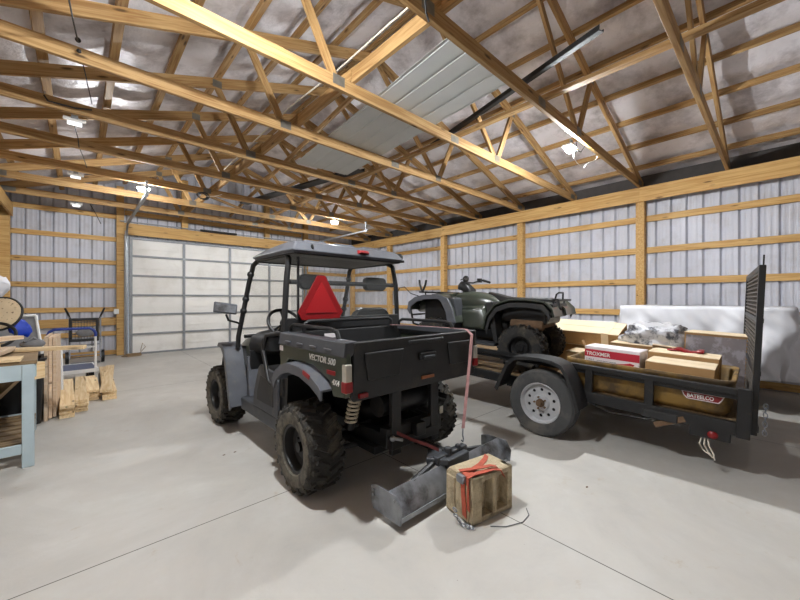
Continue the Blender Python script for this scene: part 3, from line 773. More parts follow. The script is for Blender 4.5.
# bent sheet: upright lower strip, upper strip leaning forward
sheetprism(MB(), [(0,0),(.012,0),(.03,.09),(.105,.165),(.095,.175),(.018,.098)], -.64, .64).build('blade_sheet', M['steel'], g, .002)
MB().span((-.64,-.006,0), (.64,.0,.03)).build('cutting_edge', M['galv'], g)
for s in (-1, 1):
    e = MB().prism([(-.02,0),(.25,.0),(.27,.06),(.27,.15),(.20,.17),(.02,.17),(-.03,.10)], 'x', s*.64-.006, s*.64+.006).build('end_plate', M['steel'], g, .002)
    mb = MB()
    for y, z in ((.235,.10),(.235,.13),(.03,.14)): mb.cyl((s*.64+s*.004,y,z), (s*.64+s*.018,y,z), .010, n=8)
    mb.build('end_plate_bolt', M['galv'], e)
mb = MB().span((-.10,.05,.13), (.16,.20,.21)).span((-.16,.10,.17), (.20,.16,.235)).cyl((-.02,.12,.20), (-.02,.12,.27), .03).cyl((.10,.12,.20), (.10,.12,.26), .022)
mb.loft([[(-.2,.18,.17),(-.1,.04,.17),(-.1,.04,.22),(-.2,.18,.22)], [(-.05,.3,.18),(.06,.3,.18),(.06,.3,.23),(-.05,.3,.23)]])
mb.build('pivot_bracket', M['darkgrey'], g, .012)
MB().tube([(.02,.2,.20),(-.10,.45,.27),(-.16,.56,.33)], .03, 8).build('tow_bar', M['blacksteel'], g)
for x in (-.42, .42): MB().tube([(x*.3,.15,.19),(x,.10,.15)], .022, 8).build('blade_brace', M['blacksteel'], g)
MB().box((.10,-.005,.135), (.03,.02,.06)).build('adjuster', M['galv'], g)
# straps
s = MB()
pts = [(1.72,1.905,.47),(1.80,1.84,.42),(1.92,1.79,.36),(2.02,1.76,.30)]
tag(MB().ribbon(pts, (.006,.006,.022), .004).build('tow_strap', M['maroon']), 'dark red webbing strap stretched from the hitch to the grader bracket', 'strap')
st = thing('ratchet_strap', 'faded pink webbing strap hanging from the cargo bed down to the grader', 'strap', (0,0,0))
MB().ribbon([(2.38,2.72,1.185),(2.46,2.3,1.19),(2.52,1.88,1.185),(2.515,1.815,1.14),(2.47,1.80,.95),(2.38,1.77,.66),(2.30,1.745,.40)], (.019,-.017,0), .003).build('webbing', M['pinkstrap'], st)
MB().tube([(2.30,1.745,.40),(2.295,1.745,.35),(2.30,1.74,.315),(2.285,1.735,.30),(2.27,1.74,.315)], .006, 8).build('hook', M['steel'], st)

# ------------------------------------------------------------------ concrete block with orange strap
bk = thing('concrete_block', 'weathered tan concrete block on the floor beside the grader blade', 'block', (1.842, 1.323, 0), (0, 0, math.radians(-9.5)))
BX, BY, BZ = .385, .26, .30
mb = MB()
ch = .035
# solid body behind the hollow front, top corner chamfered
def chbox(x0, x1, y0, y1, z0, z1, cz=0):
    mb.prism([(y0,z0),(y1,z0),(y1,z1-cz),(y1-cz,z1),(y0,z1)], 'x', x0, x1)
chbox(0, BX, .075, BY, 0, BZ, .04)
mb.span((.0,0,0), (BX,.1,.035)).span((.0,0,BZ-.04), (BX,.1,BZ))
for x0, x1 in ((0,.09),(.19,.23),(.335,BX)): mb.span((x0,0,0), (x1,.1,BZ))
b0 = mb.build('block', M['concrete_block'], bk, .012, seg=3)
MB().span((-.012,.03,.02), (.004,.10,BZ-.05)).span((-.012,.16,.02), (.004,.24,BZ-.05)).build('end_rib', M['concrete_block'], bk, .006)
os_ = thing('tie_down_strap', 'orange webbing strap tied round the tan concrete block', 'strap', (1.842, 1.323, 0), (0,0,math.radians(-9.5)))
MB().ribbon([(-.022,.05,.05),(-.022,.06,.16),(-.02,.07,BZ-.04),(-.002,.075,BZ+.004),(.08,.085,BZ+.008),(.18,.11,BZ+.008),(.27,.15,BZ+.008),(.33,.19,BZ+.008)], (.0,.036,.008), .004).build('webbing', M['orange'], os_)
MB().ribbon([(-.016,.02,.10),(-.014,.03,.2),(-.006,.04,BZ+.002),(.04,.035,BZ+.012),(.13,.02,BZ+.013),(.20,.01,BZ+.016),(.25,-.006,BZ+.004),(.285,-.008,BZ-.05)], (.012,.034,.0), .004).build('webbing', M['orange'], os_)
MB().ribbon([(.0,.12,BZ+.012),(.10,.07,BZ+.02),(.2,.03,BZ+.03),(.24,.015,BZ+.018)], (.012,.03,.0), .004).build('webbing', M['orange'], os_)
MB().box((-.02,.085,BZ-.02), (.03,.06,.05)).cyl((-.02,.05,BZ-.02), (-.02,.12,BZ-.02), .014).build('buckle', M['steel'], os_, .004)
ck = MB()
c0 = [(-.05,.11,.075),(-.065,.085,.055),(-.06,.06,.035),(-.05,.03,.02),(-.035,.01,.014),(-.02,-.01,.012)]
for i, (x, y, z) in enumerate(c0):
    a1 = V((1,0,0)) if i % 2 else V((0,.4,1)).normalized(); a2 = V((0,1,0))
    ck.tube([V((x,y,z))+a1*.011*math.cos(2*PI*k/10)+a2*.018*math.sin(2*PI*k/10) for k in range(10)], .0042, 6, True)
o = ck.build('chain', M['steel']); o.matrix_world = Matrix.Translation((1.842,1.323,0)) @ Matrix.Rotation(math.radians(-9.5),4,'Z'); tag(o, 'short steel chain lying at the foot of the concrete block', 'chain')
tag(MB().tube([(1.93,1.25,.005),(2.0,1.18,.005),(2.12,1.13,.005),(2.22,1.14,.005),(2.28,1.19,.005)], .003, 6).build('cord', M['chairgrey']), 'thin grey cord curling on the concrete in front of the block', 'cord')

# ------------------------------------------------------------------ trailer
TROT = Euler((math.radians(2.2), 0, math.radians(2.0)))
TMAT = Matrix.Translation((4.85,1.78,0)) @ TROT.to_matrix().to_4x4()
t = thing('utility_trailer', 'black open utility trailer with upright mesh ramp gate and silver wheels', 'trailer', (4.85,1.78,0), TROT)
DK = .50; RZ = .785; XA = 1.0; YR, YFt = -1.56, 2.45
for s in (-1, 1):
    nm = 'side_rail'
    r = MB().span((s*XA-.03,YR,RZ-.05), (s*XA+.03,YFt,RZ)).span((s*XA+(.0 if s<0 else -.03),YR,RZ-.09), (s*XA+(.03 if s<0 else .0),YFt,RZ-.05)).build('top_rail', M['blacksteel'], t, .006)
    MB().span((s*XA-.03,YR,DK-.09), (s*XA+.03,YFt,DK+.015)).build('frame_rail', M['blacksteel'], t, .006)
    for y in (-.90,-.39,1.03,1.72,YFt-.03): MB().span((s*XA-.028,y-.035,DK-.09), (s*XA+.026,y+.035,RZ-.02)).build('rail_post', M['blacksteel'], t, .006)
    MB().span((s*XA-.045,YR-.01,DK-.10), (s*XA+.04,YR+.075,RZ+.01)).build('corner_post', M['blacksteel'], t, .008)
MB().span((-XA,YFt-.05,RZ-.05), (XA,YFt,RZ)).build('top_rail', M['blacksteel'], t, .006)
MB().span((-XA,YFt-.05,DK-.09), (XA,YFt,DK)).build('frame_rail', M['blacksteel'], t, .006)
MB().span((-XA,YR,DK-.09), (XA,YR+.06,DK)).build('frame_rail', M['blacksteel'], t, .006)
mb = MB()
for i in range(12): mb.span((-XA+.03+i*.1617,YR+.06,DK-.035), (-XA+.03+i*.1617+.155,YFt-.05,DK))
mb.build('deck_planks', M['oldwood'], t, .004)
for y in (-1.0,-.3,.5,1.4): MB().span((-XA,y-.025,DK-.12), (XA,y+.025,DK-.04)).build('cross_member', M['blacksteel'], t)
MB().cyl((-1.2,0,.35), (1.2,0,.35), .035).build('axle', M['blacksteel'], t)
for s in (-1, 1):
    MB().tube([(s*.85,-.42,.44),(s*.85,-.2,.33),(s*.85,0,.31),(s*.85,.2,.33),(s*.85,.42,.44)], .025, 8).build('leaf_spring', M['rust'], t)
    w = tire_mesh(.35, .205, .208, 0).build('wheel', M['roadtire'], t, ang=22); w.location = (s*1.165, 0, .35)
    rb = MB(); o_ = s
    prof = [(.206,s*.09),(.214,s*.10),(.208,s*.105),(.196,s*.09),(.186,s*.06),(.186,s*.0),(.200,-s*.08),(.206,-s*.09)]
    rb.lathe(prof, 'x', (0,0,0), 48)
    holed_disc(rb, .088, .187, .0165, 10, s*.052, s*.006)
    rb.lathe([(.088,s*.052),(.088,s*.060),(.075,s*.082),(.045,s*.084),(.045,s*.052)], 'x', (0,0,0), 36)
    rim = rb.build('rim', M['rimsilver'], w, ang=30)
    hb = MB().cyl((s*.02,0,0), (s*.10,0,0), .042).cyl((s*.10,0,0), (s*.135,0,0), .034, .026)
    for k in range(5):
        a = 2*PI*k/5; hb.cyl((s*.075,.062*math.cos(a),.062*math.sin(a)), (s*.10,.062*math.cos(a),.062*math.sin(a)), .010, n=8)
    hb.build('hub', M['rust'], w)
    MB().lathe([(.18,s*.0),(.18,s*.004),(.02,s*.004),(.02,s*.0)], 'x', (0,0,0), 24).build('brake_drum', M['black'], w)
    path = [(-.40,.38),(-.345,.56),(-.285,.70),(-.22,.79),(-.12,.825),(.0,.832),(.15,.828),(.30,.805),(.385,.73),(.44,.60),(.52,.41)]
    f = MB().strip(path, s*1.30, s*1.03, .012, 0, 2).build('fender', M['blackplastic'], t, .003)
    MB().prism(path+[(y*(.93), z-.035) for y, z in path][::-1], 'x', s*1.305, s*1.29).build('fender_edge', M['blackplastic'], f, .003)
# ramp gate standing upright at the tail
gt = MB(); GX = .95; GT = 1.78
for s in (-1, 1): gt.span((s*GX-.03,YR-.045,DK-.07), (s*GX+.03,YR-.005,GT))
gt.span((-GX,YR-.045,GT-.05), (GX,YR-.005,GT)).span((-GX,YR-.055,DK-.05), (GX,YR-.005,DK))
for z in (.92,1.34): gt.span((-GX,YR-.05,z-.02), (GX,YR-.01,z+.02))
gate = gt.build('ramp_gate', M['blacksteel'], t, .005)
GM = Matrix.Translation((-GX,YR,0)) @ Matrix.Rotation(math.radians(2.8),4,'Z') @ Matrix.Translation((GX,-YR,0))
gate.matrix_basis = GM
ms = MB()
for i in range(34):
    z = DK + i*(GT-DK)/34+.01
    ms.span((-GX,YR-.02,z), (GX,YR-.012,z+.012))
for i in range(40):
    x = -GX+.03+i*(2*GX-.06)/39; ms.span((x-.004,YR-.03,DK), (x+.004,YR-.02,GT-.02))
ms.build('gate_mesh', M['meshgrey'], gate)
MB().cyl((-GX+.0,YR-.03,GT), (-GX+.0,YR-.03,GT+.08), .006, n=6).build('gate_pin', M['blacksteel'], gate)
k = MB()
for i in range(7): k.tube([V((-XA+.02,YR-.085,.68-i*.035))+V((.012*math.cos(a),(.0 if i%2 else .012*math.cos(a)),.022*math.sin(a))) for a in [2*PI*q/8 for q in range(8)]], .004, 5, True)
k.build('gate_chain', M['steel'], t)
# tail light box, rusty bracket and dangling wire
tl = MB().span((-XA-.03,YR+.10,.335), (-XA+.10,YR+.36,.435)).build('light_box', M['blacksteel'], t, .01)
k = MB().ball((-XA-.03,YR+.21,.375), (.018,.036,.032)).build('tail_lamp', M['redborder'], tl); tag(k, 'round red tail lamp')
k = MB().box((-XA-.02,YR+.50,.40), (.03,.24,.05), (math.radians(-28),0,0)).build('rusty_bracket', M['rust'], t, .006); tag(k, 'rusty bent bracket')
MB().span((-XA-.045,-1.12,.40), (-XA+.02,-.86,.475)).build('junction_box', M['blackplastic'], t, .01)
k = MB()
for q in range(3): k.tube([(-XA-.0+q*.012,YR+.24+q*.02,.335),(-XA-.03,YR+.23+q*.03,.28),(-XA-.02+q*.02,YR+.20+q*.035,.22),(-XA-.03,YR+.19+q*.01,.17+q*.015)], .006, 6)
k = k.build('loose_wire', M['whitecable'], t); tag(k, 'pale loose wires dangling under the tail')
k = MB().tube([(-XA-.02,YR+.5,.47),(-XA-.04,-.9,.39),(-XA-.03,-.6,.36),(-XA-.02,-.3,.44)], .006, 6).build('wiring', M['cable'], t)
MB().tube([(-.9,YFt,.45),(0,YFt+1.2,.45),(.9,YFt,.45)], .04, 8).cyl((0,YFt+1.1,.45), (0,YFt+1.4,.45), .045).build('tongue', M['blacksteel'], t)
MB().cyl((0.0,YFt+1.0,-.09), (0.0,YFt+1.0,.6), .03).cyl((0,YFt+1.0,-.10), (0,YFt+1.0,-.085), .07).build('jack', M['galv'], t)
def in_trailer(o, x, y, z, rz=0, ry=0, rx=0):
    o.matrix_world = TMAT @ Matrix.Translation((x,y,z)) @ Euler((rx,ry,rz)).to_matrix().to_4x4(); return o

# yellow trough lying along the near rail, its cargo
def rrect(x0, x1, y0, y1, r, z, n=5):
    P = []
    for cx, cy, a0 in ((x1-r,y0+r,-PI/2),(x1-r,y1-r,0),(x0+r,y1-r,PI/2),(x0+r,y0+r,PI)):
        for i in range(n+1):
            a = a0+PI/2*i/n; P.append((cx+r*math.cos(a), cy+r*math.sin(a), z))
    return P
W_, L_, H_ = .95, 1.34, .325
def rr(i, z, r): return rrect(-W_/2+i, W_/2-i, -L_/2+i, L_/2-i, r, z)
tr = thing('feed_trough', 'long weathered yellow trough lying in the trailer behind the near rail', 'trough')
MB().loft([rr(.10,.0,.06), rr(.055,.012,.09), rr(.02,.06,.08), rr(.012,.28,.08), rr(.0,.295,.08), rr(-.005,.31,.08), rr(.0,H_,.08), rr(.02,H_,.08), rr(.035,.30,.10), rr(.04,.07,.10), rr(.07,.03,.08), rr(.12,.022,.05)]).build('trough_body', M['yellowrust'], tr, ang=50)
# hexagonal maker's sticker on the side of the trough
stk = MB().prism([(-.575+dy, z) for dy, z in ((.0,.125),(-.02,.155),(-.035,.19),(.25,.19),(.235,.155),(.21,.125))], 'x', -W_/2+.004, -W_/2-.004).build('trough_sticker', M['whiteprint'], tr); tag(stk, 'white edged red sticker')
MB().prism([(-.575+dy, z) for dy, z in ((.004,.132),(-.012,.155),(-.024,.183),(.238,.183),(.228,.155),(.206,.132))], 'x', -W_/2, -W_/2-.006).build('sticker_face', M['redborder'], stk)
text_mesh('sticker_lettering', 'BATEELCO', .046, M['textwhite'], stk, (-W_/2-.008,-.365,.141), (0,-1,0), (0,0,1), 0, .002, .80, .001)
in_trailer(tr, -.475, -.80, DK)

def carton(name, label, size, m, mtop, flaps=True, group=None):
    """closed carton: body, four top flaps lying almost shut, tape"""
    b = thing(name, label, 'box', group=group)
    sx, sy, sz = size
    MB().span((-sx/2,-sy/2,0), (sx/2,sy/2,sz)).build('carton_body', m, b, .004)
    for s in (-1, 1):
        MB().prism([(s*sx/2,sz+.001),(s*.004,sz+.004),(s*.004,sz+.009),(s*sx/2,sz+.006)], 'y', -sy/2, sy/2).build('top_flap', mtop, b, .001)
    return b
rb_ = carton('tool_carton', 'white and red printed carton standing in the yellow trough', (.30,.50,.425), M['whiteprint'], M['whiteprint'])
MB().span((-.1515,-.25,.325), (-.1495,.25,.402)).build('red_band', M['redprint'], rb_)
text_mesh('carton_lettering', 'TROXMER', .052, M['textwhite'], rb_, (-.153,.235,.342), (0,-1,0), (0,0,1), 0, .001, .95, .001)
text_mesh('small_lettering', '2-IN-1', .030, M['black'], rb_, (-.152,.235,.285), (0,-1,0), (0,0,1), 0, .001, 1, 0)
text_mesh('small_lettering', 'HEAVY DUTY SANDER', .018, M['black'], rb_, (-.152,.13,.285), (0,-1,0), (0,0,1), 0, .001, 1, 0)
MB().prism([(-.02,.265),(-.13,.268),(-.20,.28),(-.21,.30),(-.17,.31),(-.12,.295),(-.05,.285)], 'x', -.1525, -.150).build('printed_tool', M['redprint'], rb_)
MB().box((-.13,.262,.44), (.06,.004,.10), (math.radians(-25),0,0)).build('torn_flap', M['cardboard'], rb_)
in_trailer(rb_, -.705, -.545, DK+.03, rz=math.radians(-2))
ca = carton('brown_carton', 'long plain brown carton in the trough next to the red and white carton', (.40,.50,.355), M['cardboard'], M['cardtop'])
in_trailer(ca, -.66, -1.085, DK+.03)
cb = carton('brown_carton', 'taller brown carton with pale lid tucked behind the long plain carton', (.38,.56,.395), M['cardboard'], M['cardtop'])
in_trailer(cb, -.245, -1.06, DK+.03)
rc = MB(); rings = []
for i in range(9):
    y = -.15+.3*i/8; a = .075+.018*math.sin(i*2.1); h = .018+.010*math.sin(i*1.3+1)
    rings.append([(a*math.cos(2*PI*k/12)+.01*math.sin(i+k), y, .0+max(0, h*(math.sin(2*PI*k/12)+.6)) ) for k in range(12)])
o = rc.loft(rings).build('red_cloth', M['redborder'], ang=80); tag(o, 'crumpled red cloth lying on the taller brown carton', 'cloth'); in_trailer(o, -.16, -1.06, DK+.03+.395+.008)
# big carton with crumpled plastic
cc = carton('large_carton', 'large open brown carton under the crumpled plastic bag', (.50,.72,.40), M['cardboard'], M['cardtop'])
MB().box((-.30,-.22,.41), (.02,.24,.14), (math.radians(8),math.radians(-62),0)).build('open_flap', M['cardtop'], cc, .003)
in_trailer(cc, .46, -.62, DK)
M['crumple'] = mat('crumple', (200,200,204), .3, 0, .1, 6, dirt=(92,94,102), dscale=6, dlo=.46, dhi=.56)
cr = MB(); rings = []
NN = 40
for i in range(1, 14):
    tt = PI*.5*i/13
    ring_ = []
    for k in range(NN):
        a = 2*PI*k/NN
        n_ = 1 + .30*noise.noise(V((2.2*math.cos(a)*math.sin(tt)+5, 2.2*math.sin(a)*math.sin(tt), 3*math.cos(tt)))) + .14*noise.noise(V((7*math.cos(a)*math.sin(tt), 7*math.sin(a)*math.sin(tt), 6*math.cos(tt)+2)))
        ring_.append((.23*n_*math.cos(a)*math.sin(tt)**.5, .34*n_*math.sin(a)*math.sin(tt)**.5, .25*n_*math.cos(tt)))
    rings.append(ring_)
o = cr.loft(rings).build('plastic_bag', M['crumple'], ang=50); tag(o, 'crumpled white and grey plastic bag heaped on the large carton', 'bag'); in_trailer(o, .49, -.67, DK+.412)
# printed grey carton
cg = thing('printed_carton', 'upright brown and grey printed carton in front of the mesh ramp gate', 'box')
MB().span((-.20,-.27,0), (.20,.27,.60)).build('carton_body', M['cardboard'], cg, .004)
MB().span((-.203,-.255,.02), (-.200,.255,.575)).build('printed_face', M['boxgrey'], cg)
MB().span((-.205,.02,.16), (-.203,.2,.36)).build('printed_picture', mat('picture', (150,128,134), .6, 0, .3, 14, dirt=(90,84,96), dscale=12), cg)
MB().span((-.21,-.275,.60), (.21,.275,.606)).build('top_flap', M['cardtop'], cg)
in_trailer(cg, .56, -1.275, DK, rz=math.radians(-6))
# long tilted carton on flat packs, by the far rail
for i, (z, y, lb) in enumerate(((0, .0, 'flat pale-edged pack lying on the trailer deck beside the quad wheel'), (.115, .02, 'flat pale-edged pack lying upon another beside the quad wheel'))):
    o = carton('flat_pack', lb, (.42,.46,.105), M['cardboard'], M['cardtop'], group=None); in_trailer(o, .38-.02*i, .03+y*.4, DK+z)
o = carton('long_carton', 'brown carton lying flat on the deck under the long taped carton', (.34,.95,.26), M['cardboard'], M['cardtop']); in_trailer(o, .79, .36, DK)
o = carton('taped_carton', 'long pale brown taped carton tilted up beyond the quad bike tail', (.46,1.15,.20), M['cardboard'], M['cardtop'])
MB().span((-.232,-.45,-.001), (.232,-.36,.212)).build('packing_tape', M['cardtop'], o)
in_trailer(o, .80, .30, DK+.34, ry=math.radians(-17))

# ------------------------------------------------------------------ quad bike on the trailer
q = thing('quad_bike', 'dark green and grey quad bike parked on the trailer deck', 'quad bike')
q.matrix_world = TMAT @ Matrix.Translation((-.23,.56,DK+.003)) @ Matrix.Rotation(math.radians(7), 4, 'Z')
for x, y, s in ((-.43,0,-1),(.43,0,1),(-.43,1.32,-1),(.43,1.32,1)):
    offroad_wheel(q, x, y, .305, .30, .24, s, 'tire', 16)
MB().cyl((-.4,0,.305), (.4,0,.305), .03).span((-.12,-.15,.26), (.12,1.45,.42)).build('frame', M['blacksteel'], q, .02)
k = MB().span((-.28,-.20,.55), (.28,.16,.68)).cyl((-.30,-.22,.60),(-.30,.2,.60), .07).build('tail_box', M['rust'], q, .02); tag(k, 'muddy brown housing under the rear fender')
MB().loft([ring(.30,.48,.20,.16), ring(.5,.50,.24,.2), ring(.85,.50,.24,.2), ring(1.05,.5,.18,.15)]).build('engine', M['blacksteel'], q, ang=60)
# tank, centre body
MB().loft([ring(.42,.78,.17,.12), ring(.58,.82,.22,.15,cx=0), ring(.75,.83,.25,.17), ring(.92,.84,.24,.17), ring(1.08,.84,.20,.15), ring(1.22,.83,.17,.11)]).build('tank', M['atvgreen'], q, ang=60)
for s in (-1, 1):
    MB().loft([[(s*.20,y,z) for y, z in ((.52,.50),(.98,.50),(1.05,.80),(.62,.84))], [(s*.30,y,z) for y, z in ((.56,.46),(.94,.46),(1.0,.76),(.64,.78))], [(s*.33,y,z) for y, z in ((.62,.50),(.90,.50),(.93,.68),(.68,.70))]]).build('side_panel', M['atvgreen'], q, .03, seg=3)
    MB().span((s*.22,.36,.28), (s*.47,.98,.315)).build('foot_rest', M['darkgrey'], q, .01)
    MB().prism([(.30,.34),(.36,.34),(.46,.70),(.50,.86),(.40,.88),(.36,.66)], 'x', s*.26, s*.50).build('mud_guard', M['blackplastic'], q, .015)
    MB().prism([(.96,.34),(1.02,.34),(1.0,.7),(1.06,.92),(.98,.90),(.93,.66)], 'x', s*.26, s*.50).build('mud_guard', M['darkgrey'], q, .015)
MB().span((-.34,-.26,.60), (.34,.34,.86)).build('rear_inner_body', M['black'], q, .04)
MB().span((-.36,1.02,.50), (.36,1.58,.90)).build('front_inner_body', M['black'], q, .04)
# seat
MB().loft([[(x*w, y, z+(h if zz else 0)) for x, zz in ((-1,0),(1,0),(.8,1),(-.8,1))] for y, z, w, h in ((-.30,.87,.13,.05),(-.2,.86,.19,.09),(.10,.86,.20,.08),(.34,.86,.18,.08),(.55,.90,.12,.09),(.66,.95,.08,.06))]).build('seat', M['black'], q, .03, ang=60, seg=3)
# fenders
rear = [(-.36,.72),(-.34,.80),(-.27,.865),(-.05,.885),(.15,.875),(.32,.81),(.42,.68),(.46,.50)]
for s in (-1, 1):
    f = MB().strip(rear[::-1], s*.56, s*.10, .02, .01, 6, lip=.02).build('rear_fender', M['atvgreen'], q, .004)
    MB().prism(rear+[(y*.94, z-.06) for y, z in rear][::-1], 'x', s*.565, s*.545).build('fender_lip', M['blackplastic'], f, .006)
front = [(.90,.56),(.96,.76),(1.04,.90),(1.20,.95),(1.45,.94),(1.62,.90),(1.74,.82),(1.76,.70)]
for s in (-1, 1):
    f = MB().strip(front, s*.56, s*.08, .02, .01, 6, lip=.02).build('front_fender', M['atvgreen'], q, .004)
    MB().prism(front+[(1.33+(y-1.33)*.88, z-.07) for y, z in front][::-1], 'x', s*.57, s*.545).build('fender_lip', M['greyplastic'], f, .006)
    MB().prism([(.90,.56),(.96,.76),(1.04,.90),(1.16,.945),(1.24,.93),(1.14,.84),(1.06,.70),(1.02,.52)], 'x', s*.585, s*.57).build('fender_panel', M['greyplastic'], f, .008)
MB().loft([ring(1.15,.88,.30,.10), ring(1.4,.86,.34,.12), ring(1.66,.80,.30,.13), ring(1.80,.74,.24,.10)]).build('nose', M['atvgreen'], q, ang=50)
for s in (-1, 1): k = MB().ball((s*.24,1.76,.78), (.08,.04,.05)).build('headlamp', M['lenswhite'], q)
MB().tube([(-.26,1.62,.42),(-.28,1.84,.46),(-.28,1.90,.68),(-.24,1.90,.80),(.24,1.90,.80),(.28,1.90,.68),(.28,1.84,.46),(.26,1.62,.42)], .018, 10).tube([(-.28,1.88,.60),(.28,1.88,.60)], .014, 8).build('bumper', M['black'], q)
# racks
def rack(name, y0, y1, z, w, n):
    mb = MB().tube([(-w,y0,z),(w,y0,z),(w,y1,z),(-w,y1,z)], .013, 8, True)
    for i in range(n):
        y = y0+(y1-y0)*(i+1)/(n+1); mb.tube([(-w,y,z),(w,y,z)], .010, 6)
    for s in (-1, 1):
        for y in (y0+.05, y1-.05): mb.tube([(s*w*.7,y,z),(s*w*.6,y,z-.09)], .011, 6)
    return mb.build(name, M['black'], q)
rack('rear_rack', -.36, .20, .925, .40, 5)
rack('front_rack', 1.34, 1.72, .975, .30, 3)
MB().tube([(-.36,-.35,.925),(-.37,-.37,1.0),(-.30,-.38,1.02),(-.1,-.38,1.02),(-.06,-.37,.94)], .011, 8).build('rack_loop', M['black'], q)
MB().tube([(-.40,-.34,.93),(-.43,-.40,.94),(-.44,-.43,.84),(-.42,-.44,.82)], .013, 8).build('rack_loop', M['black'], q)
MB().span((-.36,-.33,.70), (.36,-.27,.88)).build('tail_panel', M['black'], q, .02)
for s in (-1, 1): k = MB().span((s*.22,-.345,.78), (s*.32,-.325,.83)).build('tail_lamp', M['redborder'], q, .006)
# handlebars with pod
MB().cyl((0,1.10,.85), (0,1.02,1.10), .05).build('steering_stem', M['black'], q)
hb = MB().tube([(-.42,.86,1.16),(-.28,.92,1.19),(-.12,1.0,1.14),(.12,1.0,1.14),(.28,.92,1.19),(.42,.86,1.16)], .013, 10).build('handlebar', M['black'], q)
for s in (-1, 1):
    MB().cyl((s*.30,.91,1.187), (s*.43,.855,1.158), .019).build('grip', M['black'], hb)
    MB().tube([(s*.24,.96,1.18),(s*.34,.95,1.18),(s*.41,.93,1.165)], .007, 6).span((s*.20,.91,1.15), (s*.26,.97,1.215)).build('brake_lever', M['black'], hb, .006)
MB().loft([ring(.94,1.0,.12,.05), ring(1.03,1.06,.10,.08), ring(1.12,1.09,.08,.07), ring(1.17,1.07,.05,.04)]).ball((-.02,1.05,1.20), (.042,.05,.05)).cyl((-.02,1.05,1.10), (-.02,1.05,1.2), .03).build('instrument_pod', M['black'], q, ang=50)
for y in (1.70,): 
    for d in (-.055, .055):
        MB().tube([(-.25,y,.99),(-.25,y+d*.4,1.02),(-.25,y+d,1.10),(-.25,y+d*1.2,1.17)], .017, 8).build('gun_rest', M['black'], q)
MB().tube([(-.42,1.60,.9),(-.50,1.75,.95),(-.52,1.86,1.05),(-.50,1.98,1.03),(-.48,2.06,.88),(-.47,2.06,.70)], .007, 6).build('brush_cable', M['black'], q)

# ------------------------------------------------------------------ dust sheet over a table by the wall
tb = thing('work_table', 'dark table hidden under the white dust sheet by the wall', 'table', (6.98, .82, 0))
MB().span((-.42,-.80,1.22), (.42,.80,1.28)).build('table_top', M['oldwood'], tb, .01)
MB().span((-.40,-.78,.55), (.40,.78,1.2)).build('cabinet', M['blackplastic'], tb, .01)
for sx in (-.1,.36):
    for sy in (-.55,.7): MB().span((sx-.04,sy-.04,0), (sx+.04,sy+.04,.52)).build('leg', M['black'], tb)
def rperim(w, l, r, n):
    P = rrect(-w, w, -l, l, r, 0, 8); P = [V(p[:2]) for p in P]; L = [0]
    for i in range(len(P)): L.append(L[-1]+(P[(i+1)%len(P)]-P[i]).length)
    out = []
    for k in range(n):
        d = L[-1]*k/n
        for i in range(len(P)):
            if L[i+1] >= d:
                f = (d-L[i])/max(1e-9, L[i+1]-L[i]); p = P[i].lerp(P[(i+1)%len(P)], f); out.append((p, d)); break
    return out
NP = 260; per = rperim(.56, .96, .16, NP)
rings = []
for f in (.03,.25,.5,.75,.92): rings.append([(p.x*f, p.y*f, 1.335+.02*noise.noise(V((p.x*f*2,p.y*f*2,1)))) for p, d in per])
for i in range(22):
    f = i/21
    ring_ = []
    for p, d in per:
        nrm = V((p.x/.56**2, p.y/.98**2)) ; nrm = V((math.copysign(abs(p.x/.56)**6, p.x), math.copysign(abs(p.y/.98)**6, p.y))).normalized()
        hem = .40 + .07*noise.noise(V((p.x*1.1, p.y*1.1, 4)))
        z = 1.335 - (1.335-hem)*f
        fold = .15*f**.7*noise.noise(V((d*3.3+f*1.6, 1, f*.5))) + .045*f**.5*math.sin(d*13 + 5*f + 3*noise.noise(V((d*.8,f*2,0)))) + .085*f**.5*(.4-2*abs(noise.noise(V((d*4.6-f*3.4, f*1.5, 3))))) + .025*noise.noise(V((d*7-f*6,f*3,7)))
        corner = .05*f*(1 if abs(p.x) > .5 and abs(p.y) > .9 else 0)
        out = .0 + .05*f + fold + corner
        ring_.append((p.x+nrm.x*out, p.y+nrm.y*out, z + (.0 if i else .005)))
    rings.append(ring_)
mb = MB(); mb.loft(rings, caps=False); mb.face([v for v in list(mb.bm.verts)[:NP]])
o = mb.build('dust_sheet', M['sheet'], ang=180); o.location = (6.98, .82, 0)
sm = o.modifiers.new('thickness', 'SOLIDIFY'); sm.thickness = .003; sm.offset = 1
tag(o, 'white dust sheet draped in folds over a table by the metal wall', 'dust sheet')
# trestles with long white trim by the wall
for i, y in enumerate((2.35, 3.75)):
    sw = thing('sawhorse', ['wooden sawhorse under the white trim, next to the dust sheet', 'wooden sawhorse under the white trim, behind the quad bike'][i], 'sawhorse', (7.25, y, 0))
    MB().span((-.45,-.045,.88), (.45,.045,.97)).build('beam', M['lumber'], sw, .004)
    for sx in (-1, 1):
        for sy in (-1, 1): MB().cyl((sx*.42,sy*.24,0), (sx*.36,sy*.03,.9), .03, n=6).build('leg', M['lumber'], sw)
for i, (x, z, ln, m_) in enumerate(((7.0,.995,2.6,'white'),(7.14,.995,2.5,'black'),(7.27,.995,2.7,'white'),(7.42,.995,2.2,'oldwood'),(7.08,1.032,2.2,'white'))):
    o = MB().span((-.05,-ln/2,-.022), (.05,ln/2,.015)).build('trim_board', M[m_], None, .003); o.location = (x, 3.1, z)
    tag(o, ['long white trim board on the sawhorses, at the edge facing the trailer', 'long black trim piece lying on the sawhorses between white ones', 'long white trim board on the sawhorses, beside the black piece on the wall side', 'weathered brown board on the sawhorses next to the wall', 'white trim board lying on top of the others on the sawhorses'][i], 'board')
